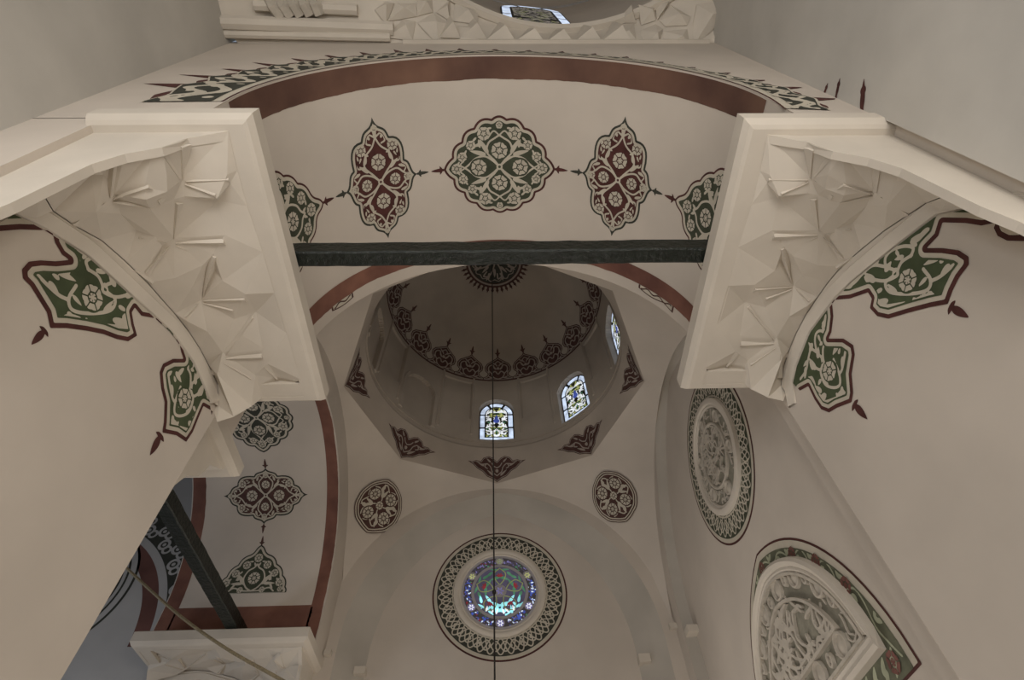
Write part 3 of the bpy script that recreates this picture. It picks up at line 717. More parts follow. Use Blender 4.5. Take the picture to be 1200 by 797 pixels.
def medal_half(name, label, mapf, u0, v0, su, m_line, m_ground, group, W_=.82, H_=1.1):
    """tip points along -su*u (towards the crown); base on the springing line"""
    mp = lambda a, b, l: mapf(u0 + su * (H_ - b), v0 + a, l)
    o = Orn(name, label, 'painted medallion', group, mp, (-W_ - .05, W_ + .05, -.03, H_ + .05), .013)
    D = sd_poly(o.X, o.Y, half_outline(W_, H_)); o.base(D, m_line)
    De = np.minimum(sd_poly(o.X, o.Y, half_closed(W_, H_)), 9)
    o.layer('cream_band', np.minimum(De - .03, o.Y - .004), CREAM); Dg = np.minimum(sd_poly(o.X, o.Y, half_closed(W_, H_)) - .08, o.Y - .012); o.layer('ground', Dg, m_ground)
    X, Y = o.X, o.Y; L = []
    for sx in (1, -1):
        a = lambda p: curve([(x * sx, y) for x, y in p])
        L += [sd_line(X, Y, a([(0, .05), (.14, .14), (.24, .32), (.18, .50), (.06, .58), (0, .66)]), .017), sd_line(X, Y, a([(.0, .05), (.2, .06), (.4, .12), (.52, .04)]), .016), sd_line(X, Y, a([(.24, .32), (.36, .40), (.40, .3)]), .014)]
        for x, y, an, l, w in [(.2, .2, 50, .28, .05), (.24, .22, 0, .28, .045), (.36, .28, 85, .2, .035), (.3, .5, -40, .13, .026), (.52, .34, -55, .13, .026), (.1, .72, 0, .1, .024), (.03, .62, 60, .1, .03), (.4, .2, -50, .14, .03)]:
            t = math.radians(an); L.append(sd_leaf(X, Y, x * sx, y, math.atan2(math.sin(t), math.cos(t) * sx), l, w))
    f = np.minimum(U(*L), Dg - .01)
    for x, y, r in [(0, .34, .15)]: f = np.minimum(f, -sd_circ(X, Y, x, y, r + .015))
    o.layer('vine_scroll', f, CREAM)
    o.flower(0, .34, .14, CREAM, 8); o.flower(0, .80, .10, CREAM, 6)
    for s in (1, -1):
        for x, y, r in [(.24, .64, .095), (.45, .45, .09), (.62, .24, .10), (.25, .075, .07), (.66, .08, .06)]: o.flower(x * s, y, r, CREAM, 6)
    return o
GN = 'medallions on the front arch soffit'
o = medal_crown('painted_medallion', 'large dark green lobed floral medallion at the middle of the front arch', barrel_near, 0, 0, (1, 1), MAROON, GREEN, GN)
add_finials(o, barrel_near, [(1.0, 0, 1, 0, MAROON, .22), (-1.0, 0, -1, 0, MAROON, .22)])
for s, w in ((-1, 'left'), (1, 'right')):
    o = medal_red('painted_medallion', 'tall maroon floral medallion %s of the green middle one on the front arch' % w, barrel_near, s * 2.17, 0, BLACK, MAROON, GN)
    add_finials(o, barrel_near, [(s * (2.17 - .69), 0, -s, 0, BLACK, .2), (s * (2.17 + .69), 0, s, 0, BLACK, .2)])
    o = medal_half('painted_medallion', 'green half medallion at the %s foot of the front arch, partly behind the corbel' % w, barrel_near, s * 3.33, 0, s, MAROON, GREEN, GN)
    add_finials(o, barrel_near, [(s * 3.33, 0, -s, 0, MAROON, .22)])
GL = 'medallions on the side arch soffit'
swapL = lambda u, v, l: barrel_left(u, v, l)
medal_crown('painted_medallion', 'dark lobed floral medallion under the left corbel, topmost on the side arch', barrel_left, .15, 0, (1, 1), BLACK, BLACK, GL)
o = medal_red('painted_medallion', 'brown four-pointed floral medallion in the middle of the side arch soffit', barrel_left, 2.24, 0, BLACK, BROWN, GL)
add_finials(o, barrel_left, [(1.55, 0, -1, 0, BROWN, .22), (2.93, 0, 1, 0, BROWN, .2)])
o = medal_half('painted_medallion', 'dark green half medallion above the red strip on the side arch', barrel_left, 3.40, .02, 1, BLACK, GREEN, GL)
add_finials(o, barrel_left, [(3.40, 0.02, -1, 0, BROWN, .2)])
# ------------------------------------------------------------------ pendentive medallions
def pend_map(azc, rho0):
    rs = np.linspace(OR_ * .95, 5.3, 200)
    def zf(r, a):
        k, _ = square_pt(a); ro = oct_r(a); return pend(a, np.clip((k - r) / (k - ro), 0, 1))[..., 2]
    zz = zf(rs, np.full_like(rs, azc)); L = np.r_[0, np.cumsum(np.hypot(np.diff(rs), np.diff(zz)))]
    L -= np.interp(rho0, rs, L); dr = np.array([math.sin(azc), math.cos(azc)]); tr = np.array([math.cos(azc), -math.sin(azc)])
    def f(u, v, lift):
        r = np.interp(-v, L, rs); p = r[:, None] * dr + u[:, None] * tr
        a = np.arctan2(p[:, 0], p[:, 1]); z = zf(np.hypot(p[:, 0], p[:, 1]), a)
        lift = lift + .02
        return np.c_[OC[0] + p[:, 0] * (1 - lift / 4), OC[1] + p[:, 1] * (1 - lift / 4), z - lift]
    return f
def medal_round(label, mapf, su, sw):
    o = Orn('painted_medallion', label, 'painted medallion', 'medallions on the pendentives', lambda u, v, l: mapf(u * su, v * sw, l), (-.74, .74, -.82, .76), .013)
    c = [(.70 * math.sin(a), .70 * math.cos(a)) for a in np.linspace(0, 2 * PI, 12, endpoint=False)]
    bl = [-.09] * 12; c[6] = (0, -.76); bl[5] = bl[6] = -.05
    D = sd_poly(o.X, o.Y, arcs(c, bl)); X, Y = o.X, o.Y
    o.base(D, BROWN); o.layer('cream_band', D - .022, CREAM); o.layer('inner_line', D - .055, BROWN); o.layer('inner_band', D - .085, CREAM); o.layer('ground', D - .115, BROWN)
    L = [sd_line(X, Y, curve([(0, 0), (.2 * math.cos(t), .2 * math.sin(t)), (.42 * math.cos(t + .3), .42 * math.sin(t + .3)), (.55 * math.cos(t), .55 * math.sin(t)), (.42 * math.cos(t - .4), .42 * math.sin(t - .4))]), .016) for t in np.arange(4) * PI / 2 + .1]
    for t in np.arange(4) * PI / 2 + .1:
        for dt, r, an, l, w in [(0, .2, .35, .32, .06), (0, .22, -.4, .26, .05), (.35, .45, 1.4, .2, .045), (-.4, .45, -1.4, .2, .04), (.1, .42, .2, .16, .04)]:
            L.append(sd_leaf(X, Y, r * math.cos(t + dt), r * math.sin(t + dt), t + an, l, w))
    f = np.minimum(U(*L), D - .14)
    fl = [(.36 * math.cos(t), .36 * math.sin(t)) for t in np.arange(4) * PI / 2 + PI / 4 + .1]
    for x, y in fl: f = np.minimum(f, -sd_circ(X, Y, x, y, .185))
    f = np.minimum(f, -sd_circ(X, Y, 0, 0, .12)); o.layer('vine_scroll', f, CREAM)
    for x, y in fl: o.flower(x, y, .16, CREAM, 8)
    o.flower(0, 0, .11, CREAM, 6)
medal_round('round maroon floral medallion on the white pendentive left of the rose window', pend_map(-PI / 4 + .02, 4.66), .97, 1)
medal_round('round maroon floral medallion on the white pendentive right of the rose window', pend_map(PI / 4 - .005, 4.60), .93, 1)
# ------------------------------------------------------------------ dome: rim line, twenty palmettes, apex rosette
X, Y = gridxy(0, 2 * PI, -.07, .02, .05)
V = dome_map(X.ravel(), Y.ravel(), .006).reshape(*X.shape, 3)
ro = link('dome_frieze', mesh('dome_frieze', *sheet(V)), BROWN, label='brown rim line with twenty scrolled palmettes around the foot of the dome', category='painted frieze')
def palmette_layers():
    R0 = 3.36; mp = lambda u, v, l: dome_map(u / R0 * (1.06 + v * .22), v * 1.06, l)
    X, Y = gridxy(-.56, .56, -.02, 1.28, .016)
    out = np.array([(-.52, 0), (-.50, .10), (-.38, .16), (-.33, .26), (-.42, .36), (-.43, .50), (-.35, .64), (-.18, .76), (-.06, .84), (0, .92), (.06, .84), (.18, .76), (.35, .64), (.43, .50), (.42, .36), (.33, .26), (.38, .16), (.50, .10), (.52, 0)])
    D = sd_poly(X, Y, out); tip = U(sd_leaf(X, Y, 0, .9, PI / 2, .33, .05), sd_leaf(X, Y, 0, .98, PI / 2 + .9, .12, .03), sd_leaf(X, Y, 0, .98, PI / 2 - .9, .12, .03), sd_line(X, Y, [(0, .85), (0, .98)], .014))
    L = []
    for s in (1, -1):
        a = lambda p: curve([(x * s, y) for x, y in p])
        L += [sd_line(X, Y, a([(0, .06), (.14, .12), (.20, .26), (.10, .36), (.02, .26)]), .02), sd_line(X, Y, a([(.20, .26), (.30, .40), (.28, .54), (.16, .60), (.12, .48)]), .018), sd_line(X, Y, a([(.14, .12), (.28, .08), (.42, .05)]), .018), sd_line(X, Y, a([(0, .74), (.08, .66), (.03, .56)]), .016)]
        L += [sd_leaf(X, Y, .06 * s, .42, PI / 2 - .6 * s, .2, .035), sd_leaf(X, Y, .3 * s, .3, PI / 2, .2, .03), sd_leaf(X, Y, .06 * s, .6, PI / 2 - .9 * s, .18, .03), sd_leaf(X, Y, .2 * s, .1, .5 if s > 0 else PI - .5, .16, .03)]
    L.append(sd_circ(X, Y, 0, .47, .05))
    g = np.minimum(U(*L), D - .05); line = np.minimum(D - .028, .05 - D)
    return [('palmette', U(D, tip), BROWN, mp, X, Y, .006), ('scroll', U(g, np.minimum(line, Y - .03)), CREAMD, mp, X, Y, .011)]
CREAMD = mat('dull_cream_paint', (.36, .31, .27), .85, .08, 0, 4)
pl = palmette_layers()
m0 = paint_mesh('palmette', pl[0][1], pl[0][4], pl[0][5], pl[0][3], pl[0][6]); m1 = paint_mesh('scroll', pl[1][1], pl[1][4], pl[1][5], pl[1][3], pl[1][6])
m0.materials.append(BROWN); m1.materials.append(CREAMD)
for k in range(20):
    M = Matrix.Translation((OC[0], OC[1], 0)) @ Matrix.Rotation(-math.radians(1.3 + 18 * k), 4, 'Z') @ Matrix.Translation((-OC[0], -OC[1], 0))
    a = link('palmette', m0, None, ro); a.matrix_basis = M
    b = link('scroll', m1, None, a)
o = Orn('apex_rosette', 'dark rosette with spiked rim painted at the dome apex above the chain', 'painted rosette', None, dome_top, (-1.32, 1.32, -1.32, 1.32), .016)
r = np.hypot(o.X, o.Y); th = np.arctan2(o.Y, o.X)
o.base(1.02 - r, BROWN)
n = 40; sp = (th * n / (2 * PI)) % 1 - .5
spike = np.minimum(np.minimum(.045 - .04 * np.clip((r - 1.0) / .25, 0, 1) + .03 * np.exp(-((r - 1.13) / .035) ** 2) - abs(sp) * 2 * PI * r / n, 1.24 - r), r - .98)
o.layer('spikes', spike, BROWN); o.layer('rim', np.minimum(.95 - r, r - .89), CREAMD)
o.layer('ground', .86 - r, BLACK)
L = []
for k in range(8):
    a = k * PI / 4; L += [sd_line(o.X, o.Y, curve([(.14 * math.cos(a), .14 * math.sin(a)), (.4 * math.cos(a + .2), .4 * math.sin(a + .2)), (.62 * math.cos(a + .35), .62 * math.sin(a + .35)), (.7 * math.cos(a + .6), .7 * math.sin(a + .6)), (.5 * math.cos(a + .6), .5 * math.sin(a + .6))]), .025), sd_leaf(o.X, o.Y, .3 * math.cos(a), .3 * math.sin(a), a, .34, .06), sd_leaf(o.X, o.Y, .5 * math.cos(a + .4), .5 * math.sin(a + .4), a + .1, .28, .05), sd_leaf(o.X, o.Y, .62 * math.cos(a + .39), .62 * math.sin(a + .39), a + .39, .2, .05)]
    L.append(sd_line(o.X, o.Y, curve([(.72 * math.cos(a + t), .72 * math.sin(a + t)) if i % 2 == 0 else (.79 * math.cos(a + t), .79 * math.sin(a + t)) for i, t in enumerate(np.linspace(0, PI / 4, 5))], 3), .016))
o.layer('scroll', np.minimum(U(*L), .84 - r), CREAMD); o.flower(0, 0, .13, CREAMD, 8)
# ------------------------------------------------------------------ corner palmettes of the octagon
def loft_map(u, v, lift):
    az_ = u / OR_; p = loft_pt(az_, np.clip(v / 1.25, 0, 1)); d = p[:, :2] - OC; p[:, :2] = OC + d * (1 - lift / 3.6); return p
X, Y = gridxy(-.98, .98, .02, .80, .014)
W1 = [(-.96, .50), (-.80, .50), (-.68, .57), (-.52, .56), (-.44, .68), (-.26, .75), (-.12, .70), (0, .60), (.12, .70), (.26, .75), (.44, .68), (.52, .56), (.68, .57), (.80, .50), (.96, .50), (.78, .42), (.62, .30), (.45, .24), (.3, .12), (.14, .09), (0, .03), (-.14, .09), (-.3, .12), (-.45, .24), (-.62, .30), (-.78, .42)]
D = sd_poly(X, Y, W1); L = []
for s in (1, -1):
    a = lambda p: curve([(x * s, y) for x, y in p])
    L += [sd_line(X, Y, a([(0, .2), (.14, .28), (.2, .42), (.32, .5), (.38, .4), (.3, .36)]), .016), sd_line(X, Y, a([(.32, .5), (.5, .46), (.6, .5), (.7, .53)]), .015), sd_line(X, Y, a([(0, .42), (.1, .46), (.16, .54)]), .015), sd_leaf(X, Y, .1 * s, .18, PI / 2 - 1.0 * s, .26, .04), sd_leaf(X, Y, .2 * s, .56, PI / 2 - .9 * s, .18, .035), sd_leaf(X, Y, .4 * s, .42, PI / 2 - 1.3 * s, .2, .035)]
L.append(sd_circ(X, Y, 0, .33, .05))
D_lin = np.minimum(D - .02, .038 - D)
m0 = paint_mesh('corner_palmette', D, X, Y, loft_map, .006); m1 = paint_mesh('scroll', U(np.minimum(U(*L), D - .05), D_lin), X, Y, loft_map, .011)
m0.materials.append(BROWN); m1.materials.append(CREAMD)
CN = {0: 'at the lowest corner, over the chain', 1: 'at the lower right corner', 2: 'at the right-hand corner', 7: 'at the lower left corner', 6: 'at the left-hand corner'}
for k in CN:
    a = link('corner_palmette', m0, None, label='brown winged palmette painted %s of the octagon cornice' % CN[k], category='painted palmette', group='palmettes on the octagon corners')
    a.matrix_world = Matrix.Translation((OC[0], OC[1], 0)) @ Matrix.Rotation(-k * PI / 4, 4, 'Z') @ Matrix.Translation((-OC[0], -OC[1], 0))
    link('scroll', m1, None, a)
# ------------------------------------------------------------------ drum windows
SKY = glass('pale_blue_glass', (.62, .74, .95), .78); WHITEG = glass('white_glass', (.85, .9, .95), .72); YEL = glass('yellow_green_glass', (.52, .56, .20), .50); OLIVE = glass('olive_glass', (.26, .30, .12), .34)
BLUE = glass('blue_glass', (.08, .13, .55), .4); GRNG = glass('green_glass', (.10, .28, .16), .33); REDG = glass('red_glass', (.28, .04, .05), .35); VIOLET = glass('violet_glass', (.24, .22, .50), .36); CYAN = glass('cyan_glass', (.30, .78, .85), .85); GREYG = glass('grey_glass', (.30, .29, .28), .30); DIMV = glass('dim_violet_glass', (.13, .12, .20), .2)
LEAD = mat('lead', (.035, .035, .032), .6, .2, 0, 10)
def window(name, place, w, h, parts, dim=False):
    """arched stained-glass window in its own plane: x across, z up from the sill; place() maps (u,v,lift)"""
    hw = w / 2; zc = h - hw
    X, Y = gridxy(-hw - .02, hw + .02, -.02, h + .02, .016 * w)
    D = np.where(Y < zc, np.minimum(hw - abs(X), Y), hw - np.hypot(X, Y - zc))
    me = paint_mesh(name, D, X, Y, place, 0, .03); root = link(name, me, LEAD, kind='structure')
    bw = .17 * w; inner = D - bw
    def add(nm, f, m, l=.006): 
        q = paint_mesh(nm, f, X, Y, place, l)
        if q: link(nm, q, m, root)
    bd = np.minimum(D - .022 * w, bw - .02 * w - D)
    sd = np.minimum(bd, np.where(Y < zc, 1, -1)); cuts = [.02, zc * .48, zc]
    for s in (1, -1):
        for a, b in ((0.0, zc * .5), (zc * .5, zc)):
            add('border_pane', np.minimum(np.minimum(bd, X * s), np.minimum(Y - a - .03 * w, b - .03 * w - Y)), SKY)
    ang = np.arctan2(Y - zc, X)
    for a, b in ((.06, .95), (1.12, 2.02), (2.2, 3.08)): add('border_pane', np.minimum(np.minimum(bd, Y - zc), np.minimum(ang - a, b - ang) * hw), SKY)
    rng = np.random.RandomState(5); cols = {}
    for _ in range(150):
        x, y = rng.uniform(0, hw - bw), rng.uniform(0, h - bw); a = rng.uniform(0, 2 * PI); l = rng.uniform(.12, .2) * w; ww = rng.uniform(.022, .04) * w
        k = rng.choice(['y', 'w', 'o', 'y', 'w', 'g'] if not dim else ['o', 'g', 'g', 'w', 'g'])
        f = np.maximum(sd_leaf(X, Y, x, y, a, l, ww), sd_leaf(X, Y, -x, y, PI - a, l, ww)); cols.setdefault(k, []).append(f)
    taken = np.full(X.shape, -9.)
    for k, m in (('w', WHITEG if not dim else GREYG), ('y', YEL), ('o', OLIVE), ('g', GRNG if not dim else GREYG)):
        if k in cols:
            f = np.minimum(np.minimum(U(*cols[k]), inner - .012 * w), -taken - .006 * w); add('floral_panes', f, m); taken = np.maximum(taken, f)
    if not dim: add('blue_pane', np.minimum(U(sd_circ(X, Y, 0, h * .52, .09 * w), sd_leaf(X, Y, 0, h * .5, PI / 2, .3 * w, .07 * w)), inner), BLUE, .009)
    return root
def drum_place(k):
    azk = k * PI / 4; dr = np.array([math.sin(azk), math.cos(azk)]); tr = np.array([math.cos(azk), -math.sin(azk)])
    R_ = DR0 + .12
    return lambda u, v, l: np.c_[OC[0] + dr[0] * (R_ - l) + tr[0] * u, OC[1] + dr[1] * (R_ - l) + tr[1] * u, 12.22 + v]
for i, k in enumerate((0, 1, 2, 3)): window('window_%d' % (i + 1), drum_place(k), 1.1, 1.74, 1)
def hall_place(a, u0):
    dr = np.array([math.sin(a), math.cos(a)]); tr = np.array([math.cos(a), -math.sin(a)])
    return lambda u, v, l: np.c_[RC[0] + dr[0] * (RR - .06 - l) + tr[0] * (u + u0), RC[1] + dr[1] * (RR - .06 - l) + tr[1] * (u + u0), 12.35 + v]
window('window_6', hall_place(-.09, 0), 1.45, 3.6, 1, True)
window('window_7', hall_place(.72, 0), 1.75, 3.6, 1, True)
# ------------------------------------------------------------------ rose window and its painted ring
RWC = (-.045, 7.70)
far_map = lambda u, v, l: np.c_[RWC[0] + u, 0 * u + BY1 + FARD - l, RWC[1] + v]
def interlace(r, th, N, rm, A, w):
    f = np.full(r.shape, -9.)
    for ph, a in ((0, A), (PI, A), (PI / 2, A * .62), (-PI / 2, A * .62)):
        rr = rm + a * np.sin(N * th + ph); sl = a * N * np.cos(N * th + ph) / rm
        f = np.maximum(f, w - abs(r - rr) / np.sqrt(1 + sl * sl))
    return f
def ring_ornament(name, label, cat, group, mapf, R, m_line, m_ground):
    o = Orn(name, label, cat, group, mapf, (-R - .03, R + .03, -R - .03, R + .03), .019)
    r = np.hypot(o.X, o.Y); th = np.arctan2(o.Y, o.X)
    o.base(R - r, m_line); o.layer('cream_band', R * .976 - r, CREAM); o.layer('ground', R * .93 - r, m_ground)
    f = np.minimum(interlace(r, th, 19, R * .80, R * .108, R * .0082), np.minimum(R * .918 - r, r - R * .68))
    n = 34; q = (th * n / (2 * PI)) % 1 - .5; lf = np.minimum(R * .015 - np.hypot(q * 2 * PI * r / n, (r - R * .80)) * .8, 1)
    o.layer('interlace', U(f, lf, np.minimum(R * .009 - abs(r - R * .70), 1)), CREAM)
    return o
o = ring_ornament('rose_window_ring', 'round green interlace ring painted around the stained rose window', 'painted ring', None, far_map, 1.70, MAROON, BLACK)
def lathe(mapf, prof, n=72):
    th = np.linspace(0, 2 * PI, n, endpoint=False)
    return sheet(np.stack([mapf(p * np.cos(th), p * np.sin(th), h) for p, h in prof]), True)
me = smooth(mesh('window_8', *lathe(far_map, [(1.17, .0), (1.165, .05), (1.12, .075), (1.06, .07), (1.03, .045), (1.0, .05), (.975, .035), (.96, .012), (.96, .0)])))
rw = link('window_8', me, WHITE, kind='structure')
def rose():  # brighter glass low, dimmer above: uneven daylight outside put into the pane colours
    Xg, Yg = gridxy(-1.0, 1.0, -1.0, 1.0, .0125); r = np.hypot(Xg, Yg); th = np.arctan2(Yg, Xg)
    def add(nm, f, m, l):
        q = paint_mesh(nm, f, Xg, Yg, far_map, l)
        if q: link(nm, q, m, rw)
    STONE = mat('grille_plaster', (.42, .40, .42), .85, .06, .05, 6)
    DARKST = mat('dark_grille', (.13, .12, .14), .8, .1, 0, 6)
    add('grille', .975 - r, STONE, .016); add('lead_ring', np.minimum(.915 - r, r - .725), DARKST, .018)
    add('grille_ring', U(np.minimum(.97 - r, r - .925), np.minimum(.715 - r, r - .66)), STONE, .03)
    add('centre_ring', np.minimum(.165 - r, r - .13), STONE, .03)
    rng = np.random.RandomState(11)
    for k in range(6):
        a = PI / 2 + k * PI / 3; x, y = .82 * math.cos(a), .82 * math.sin(a); rr = np.hypot(Xg - x, Yg - y); bright = y < -.2
        add('roundel_ring', np.minimum(.112 - rr, rr - .09), STONE, .03)
        add('roundel_glass', .088 - rr, GREYG if not bright else VIOLET, .02)
        for j in range(6):
            b = j * PI / 3; add('petal_pane', sd_leaf(Xg, Yg, x + .02 * math.cos(b), y + .02 * math.sin(b), b, .07, .02), WHITEG if bright else YEL if k else OLIVE, .024)
        pieces = {}
        for j in range(46):
            a2 = a + rng.uniform(.17, PI / 3 - .17); r2 = rng.uniform(.74, .9); c = rng.choice(['b', 'b', 'w', 'r', 'g', 'v'], p=[.3, .15, .2, .08, .12, .15])
            pieces.setdefault(c, []).append(sd_leaf(Xg, Yg, r2 * math.cos(a2), r2 * math.sin(a2), rng.uniform(0, 6.3), rng.uniform(.05, .1), rng.uniform(.014, .024)))
        lowp = math.sin(a + PI / 6) < -.1; midp = abs(math.sin(a + PI / 6)) < .3
        lim = np.minimum(np.minimum(.915 - r, r - .725), 9); taken = np.full(r.shape, -9.)
        for c, m in (('w', SKY if lowp or midp else VIOLET), ('b', BLUE if lowp or midp else DIMV), ('r', REDG), ('g', GRNG), ('v', VIOLET)):
            if c in pieces:
                f = np.minimum(np.minimum(U(*pieces[c]), lim), -taken - .005); add('mosaic_panes', f, m, .02); taken = np.maximum(taken, f)
    for j in range(6): add('petal_pane', sd_leaf(Xg, Yg, .02 * math.cos(j * PI / 3), .02 * math.sin(j * PI / 3), j * PI / 3, .1, .025), VIOLET, .022)
    gr, cy, ye, lead = [], [], [], []
    for j in range(5):
        a = PI / 2 + j * 2 * PI / 5; x, y = .38 * math.cos(a), .38 * math.sin(a)
        add('red_flower_pane', U(*[sd_leaf(Xg, Yg, x, y, a + t, .12, .03) for t in (-1.1, -.4, .4, 1.1)]), REDG, .026)
        tgt = cy if y < -.2 else gr
        for s in (1, -1):
            tgt += [sd_leaf(Xg, Yg, x, y, a + s * 1.9, .26, .05), sd_leaf(Xg, Yg, .55 * math.cos(a + s * .35), .55 * math.sin(a + s * .35), a + s * 2.3, .22, .045), sd_leaf(Xg, Yg, .58 * math.cos(a + s * .1), .58 * math.sin(a + s * .1), a + s * 1.5, .2, .035)]
            ye += [sd_line(Xg, Yg, curve([(.16 * math.cos(a), .16 * math.sin(a)), (.32 * math.cos(a + s * .35), .32 * math.sin(a + s * .35)), (.5 * math.cos(a + s * .3), .5 * math.sin(a + s * .3)), (.62 * math.cos(a), .62 * math.sin(a))]), .012)]
    lim = np.minimum(.65 - r, r - .17)
    add('violet_ground_panes', lim, DIMV, .018)
    low = np.minimum(np.minimum(lim, -Yg - .30), U(*[sd_leaf(Xg, Yg, rng.uniform(-.5, .5), rng.uniform(-.62, -.34), rng.uniform(0, 6.3), .2, .035) for _ in range(26)])); add('bright_panes', low, CYAN, .019)
    add('leaf_panes', np.minimum(U(*gr), lim), GRNG, .021); add('leaf_panes', np.minimum(U(*cy), lim), CYAN, .021); add('yellow_lines', np.minimum(U(*ye), lim), OLIVE, .023)
    L = [sd_leaf(Xg, Yg, s * x, y, PI / 2 + s * a, .16, .03) for s in (1, -1) for x, y, a in ((.1, -.6, .3), (.22, -.56, .8), (.34, -.52, .2))]
    add('white_panes', np.minimum(U(*L), lim), WHITEG, .024)
rose()
# ------------------------------------------------------------------ carved roundel and carved lunette of the right wall
right_map = lambda cy, cz: (lambda u, v, l: np.c_[0 * u + BX1 + RD - l, cy - u, cz + v])
RMC = (8.28, 7.50); rm_ = right_map(*RMC)
o = ring_ornament('carved_roundel', 'round carved plaster roundel in a green interlace ring, high on the right wall', 'carved roundel', None, rm_, 1.68, MAROON, GREEN)
link('moulding', smooth(mesh('moulding', *lathe(rm_, [(1.15, .0), (1.14, .07), (1.09, .09), (1.03, .085), (1.01, .05), (.97, .055), (.95, .02)]))), WHITE, o.root)
def relief(o, mapf, F_mask, X, Y, seed, n, scale, thick, m, name):
    rng = np.random.RandomState(seed); L = []
    x0, x1, y0, y1 = X.min(), X.max(), Y.min(), Y.max()
    for _ in range(n):
        x, y = rng.uniform(x0, x1), rng.uniform(y0, y1); a = rng.uniform(0, 2 * PI); pts = [(x, y)]
        for k in range(5): a += rng.uniform(-.3, 1.1); x += scale * math.cos(a); y += scale * math.sin(a); pts.append((x, y))
        L.append(sd_line(X, Y, curve(pts, 4), scale * .20)); 
        L.append(sd_leaf(X, Y, x, y, a, scale * 1.2, scale * .28))
    f = np.minimum(U(*L), F_mask); me = paint_mesh(name, f, X, Y, mapf, .02 + thick, thick); link(name, me, m, o.root, kind='stuff')
Xg, Yg = gridxy(-1, 1, -1, 1, .014); r = np.hypot(Xg, Yg); th = np.arctan2(Yg, Xg)
link('ground', paint_mesh('ground', .97 - r, Xg, Yg, rm_, .018), CARVEDBG, o.root)
link('inner_ring', smooth(mesh('inner_ring', *lathe(rm_, [(.66, .018), (.655, .06), (.63, .07), (.60, .06), (.595, .018)]))), CARVED, o.root)
relief(o, rm_, .585 - r, Xg, Yg, 3, 120, .085, .035, CARVED, 'carved_script')
bosses = [(.80 * math.cos(PI / 2 + k * PI / 3), .80 * math.sin(PI / 2 + k * PI / 3)) for k in range(6)]
relief(o, rm_, np.minimum(np.minimum(.93 - r, r - .68), -U(*[sd_circ(Xg, Yg, x, y, .15) for x, y in bosses])), Xg, Yg, 8, 130, .06, .02, CARVED, 'carved_border')
for x, y in bosses:
    link('boss', smooth(mesh('boss', *lathe(lambda u, v, l, x=x, y=y: rm_(u + x, v + y, l), [(.135, .018), (.13, .06), (.11, .065), (.09, .03), (.05, .05), (.001, .06)], 24))), CARVED, o.root)
# lunette
MOSS = mat('moss_green_paint', (.125, .130, .088), .8, .2, 0, 6)
LC = (8.36, 2.56); lm = right_map(*LC)
def lun_outline(w, h, z0=0.0, k=.55):
    t = np.linspace(-1, 1, 41); t = np.sign(t) * (1 - (1 - abs(t)) ** 1.6)
    return np.array([(x * w, z0 + pointed(x * w, w, 0, h - z0)) for x in t])
w, h = 2.36, 2.80
o = Orn('carved_lunette', 'pointed carved plaster lunette with green painted border at the lower right', 'carved panel', None, lm, (-w - .05, w + .05, -.12, h + .05), .02)
X, Y = o.X, o.Y
D = sd_poly(X, Y, lun_outline(w, h)); o.base(D, MAROON); o.layer('cream_band', D - .035, CREAM)
D2 = sd_poly(X, Y, np.vstack([lun_outline(w - .14, h - .14)])); o.layer('ground', np.minimum(D2, Y - .03), MOSS)
# painted vine of the border
wi, hi, zi = 1.95, 2.42, .36
Di = sd_poly(X, Y, lun_outline(wi, hi, zi)); L = []
mid = lun_outline(w - .27, h - .27, .12); seg = mid[::2]
for i in range(len(seg) - 1):
    (ax, ay), (bx, by) = seg[i], seg[i + 1]; a = math.atan2(by - ay, bx - ax)
    L += [sd_leaf(X, Y, ax, ay, a + (.9 if i % 2 else -.9), .2, .04), sd_leaf(X, Y, ax, ay, a + (2.2 if i % 2 else -2.2), .16, .035)]
wav = [(x + .06 * math.sin(i * 1.6) * (1 if abs(x) > 1 else 0), y + .06 * math.sin(i * 1.6)) for i, (x, y) in enumerate(mid)]
L.append(sd_line(X, Y, curve(wav, 3), .014))
for x in np.linspace(-1.9, 1.9, 17): L += [sd_leaf(X, Y, x, .18, .8, .22, .05), sd_leaf(X, Y, x + .1, .2, -2.4, .2, .045), sd_circ(X, Y, x + .05, .22, .035)]
o.layer('vine_scroll', np.minimum(np.minimum(U(*L), np.minimum(D2 - .02, Y - .05)), -Di - .02), PALEG)
REDP = mat('faded_red_paint', (.19, .085, .07), .8, .2, 0, 5)
for i in (5, 9, 13, 20, 27, 31, 35):
    x, y = mid[min(i, len(mid) - 1)]; o.flower(x, y, .11, REDP, 6)
for x in (-1.95, 1.95): o.flower(x, .2, .12, REDP, 5)
# carved inside: moulded frame, cells and arabesque
io = lun_outline(wi, hi, zi); loop = np.vstack([io])
def frame_sweep(loop, prof):
    c = loop.mean(0); rows = []
    nx = np.roll(loop, -1, 0) - np.roll(loop, 1, 0); nn = np.c_[-nx[:, 1], nx[:, 0]]; nn /= np.linalg.norm(nn, axis=1)[:, None] + 1e-9
    s = np.sign(((c - loop) * nn).sum(1))[:, None]; nn *= s
    for d, hgt in prof: q = loop + nn * d; rows.append(lm(q[:, 0], q[:, 1], hgt))
    return sheet(np.stack(rows).transpose(0, 1, 2), True)
link('moulded_frame', mesh('moulded_frame', *frame_sweep(loop, [(-.02, .0), (.0, .09), (.05, .12), (.10, .10), (.12, .07), (.16, .085), (.20, .06), (.22, .03)])), WHITE, o.root)
Dg = Di - .18; link('ground', paint_mesh('carved_ground', Dg, X, Y, lm, .022), CARVEDBG, o.root)
Xf, Yf = gridxy(-1.8, 1.8, .5, 2.35, .015); Dif = sd_poly(Xf, Yf, io) - .2; ib = .36
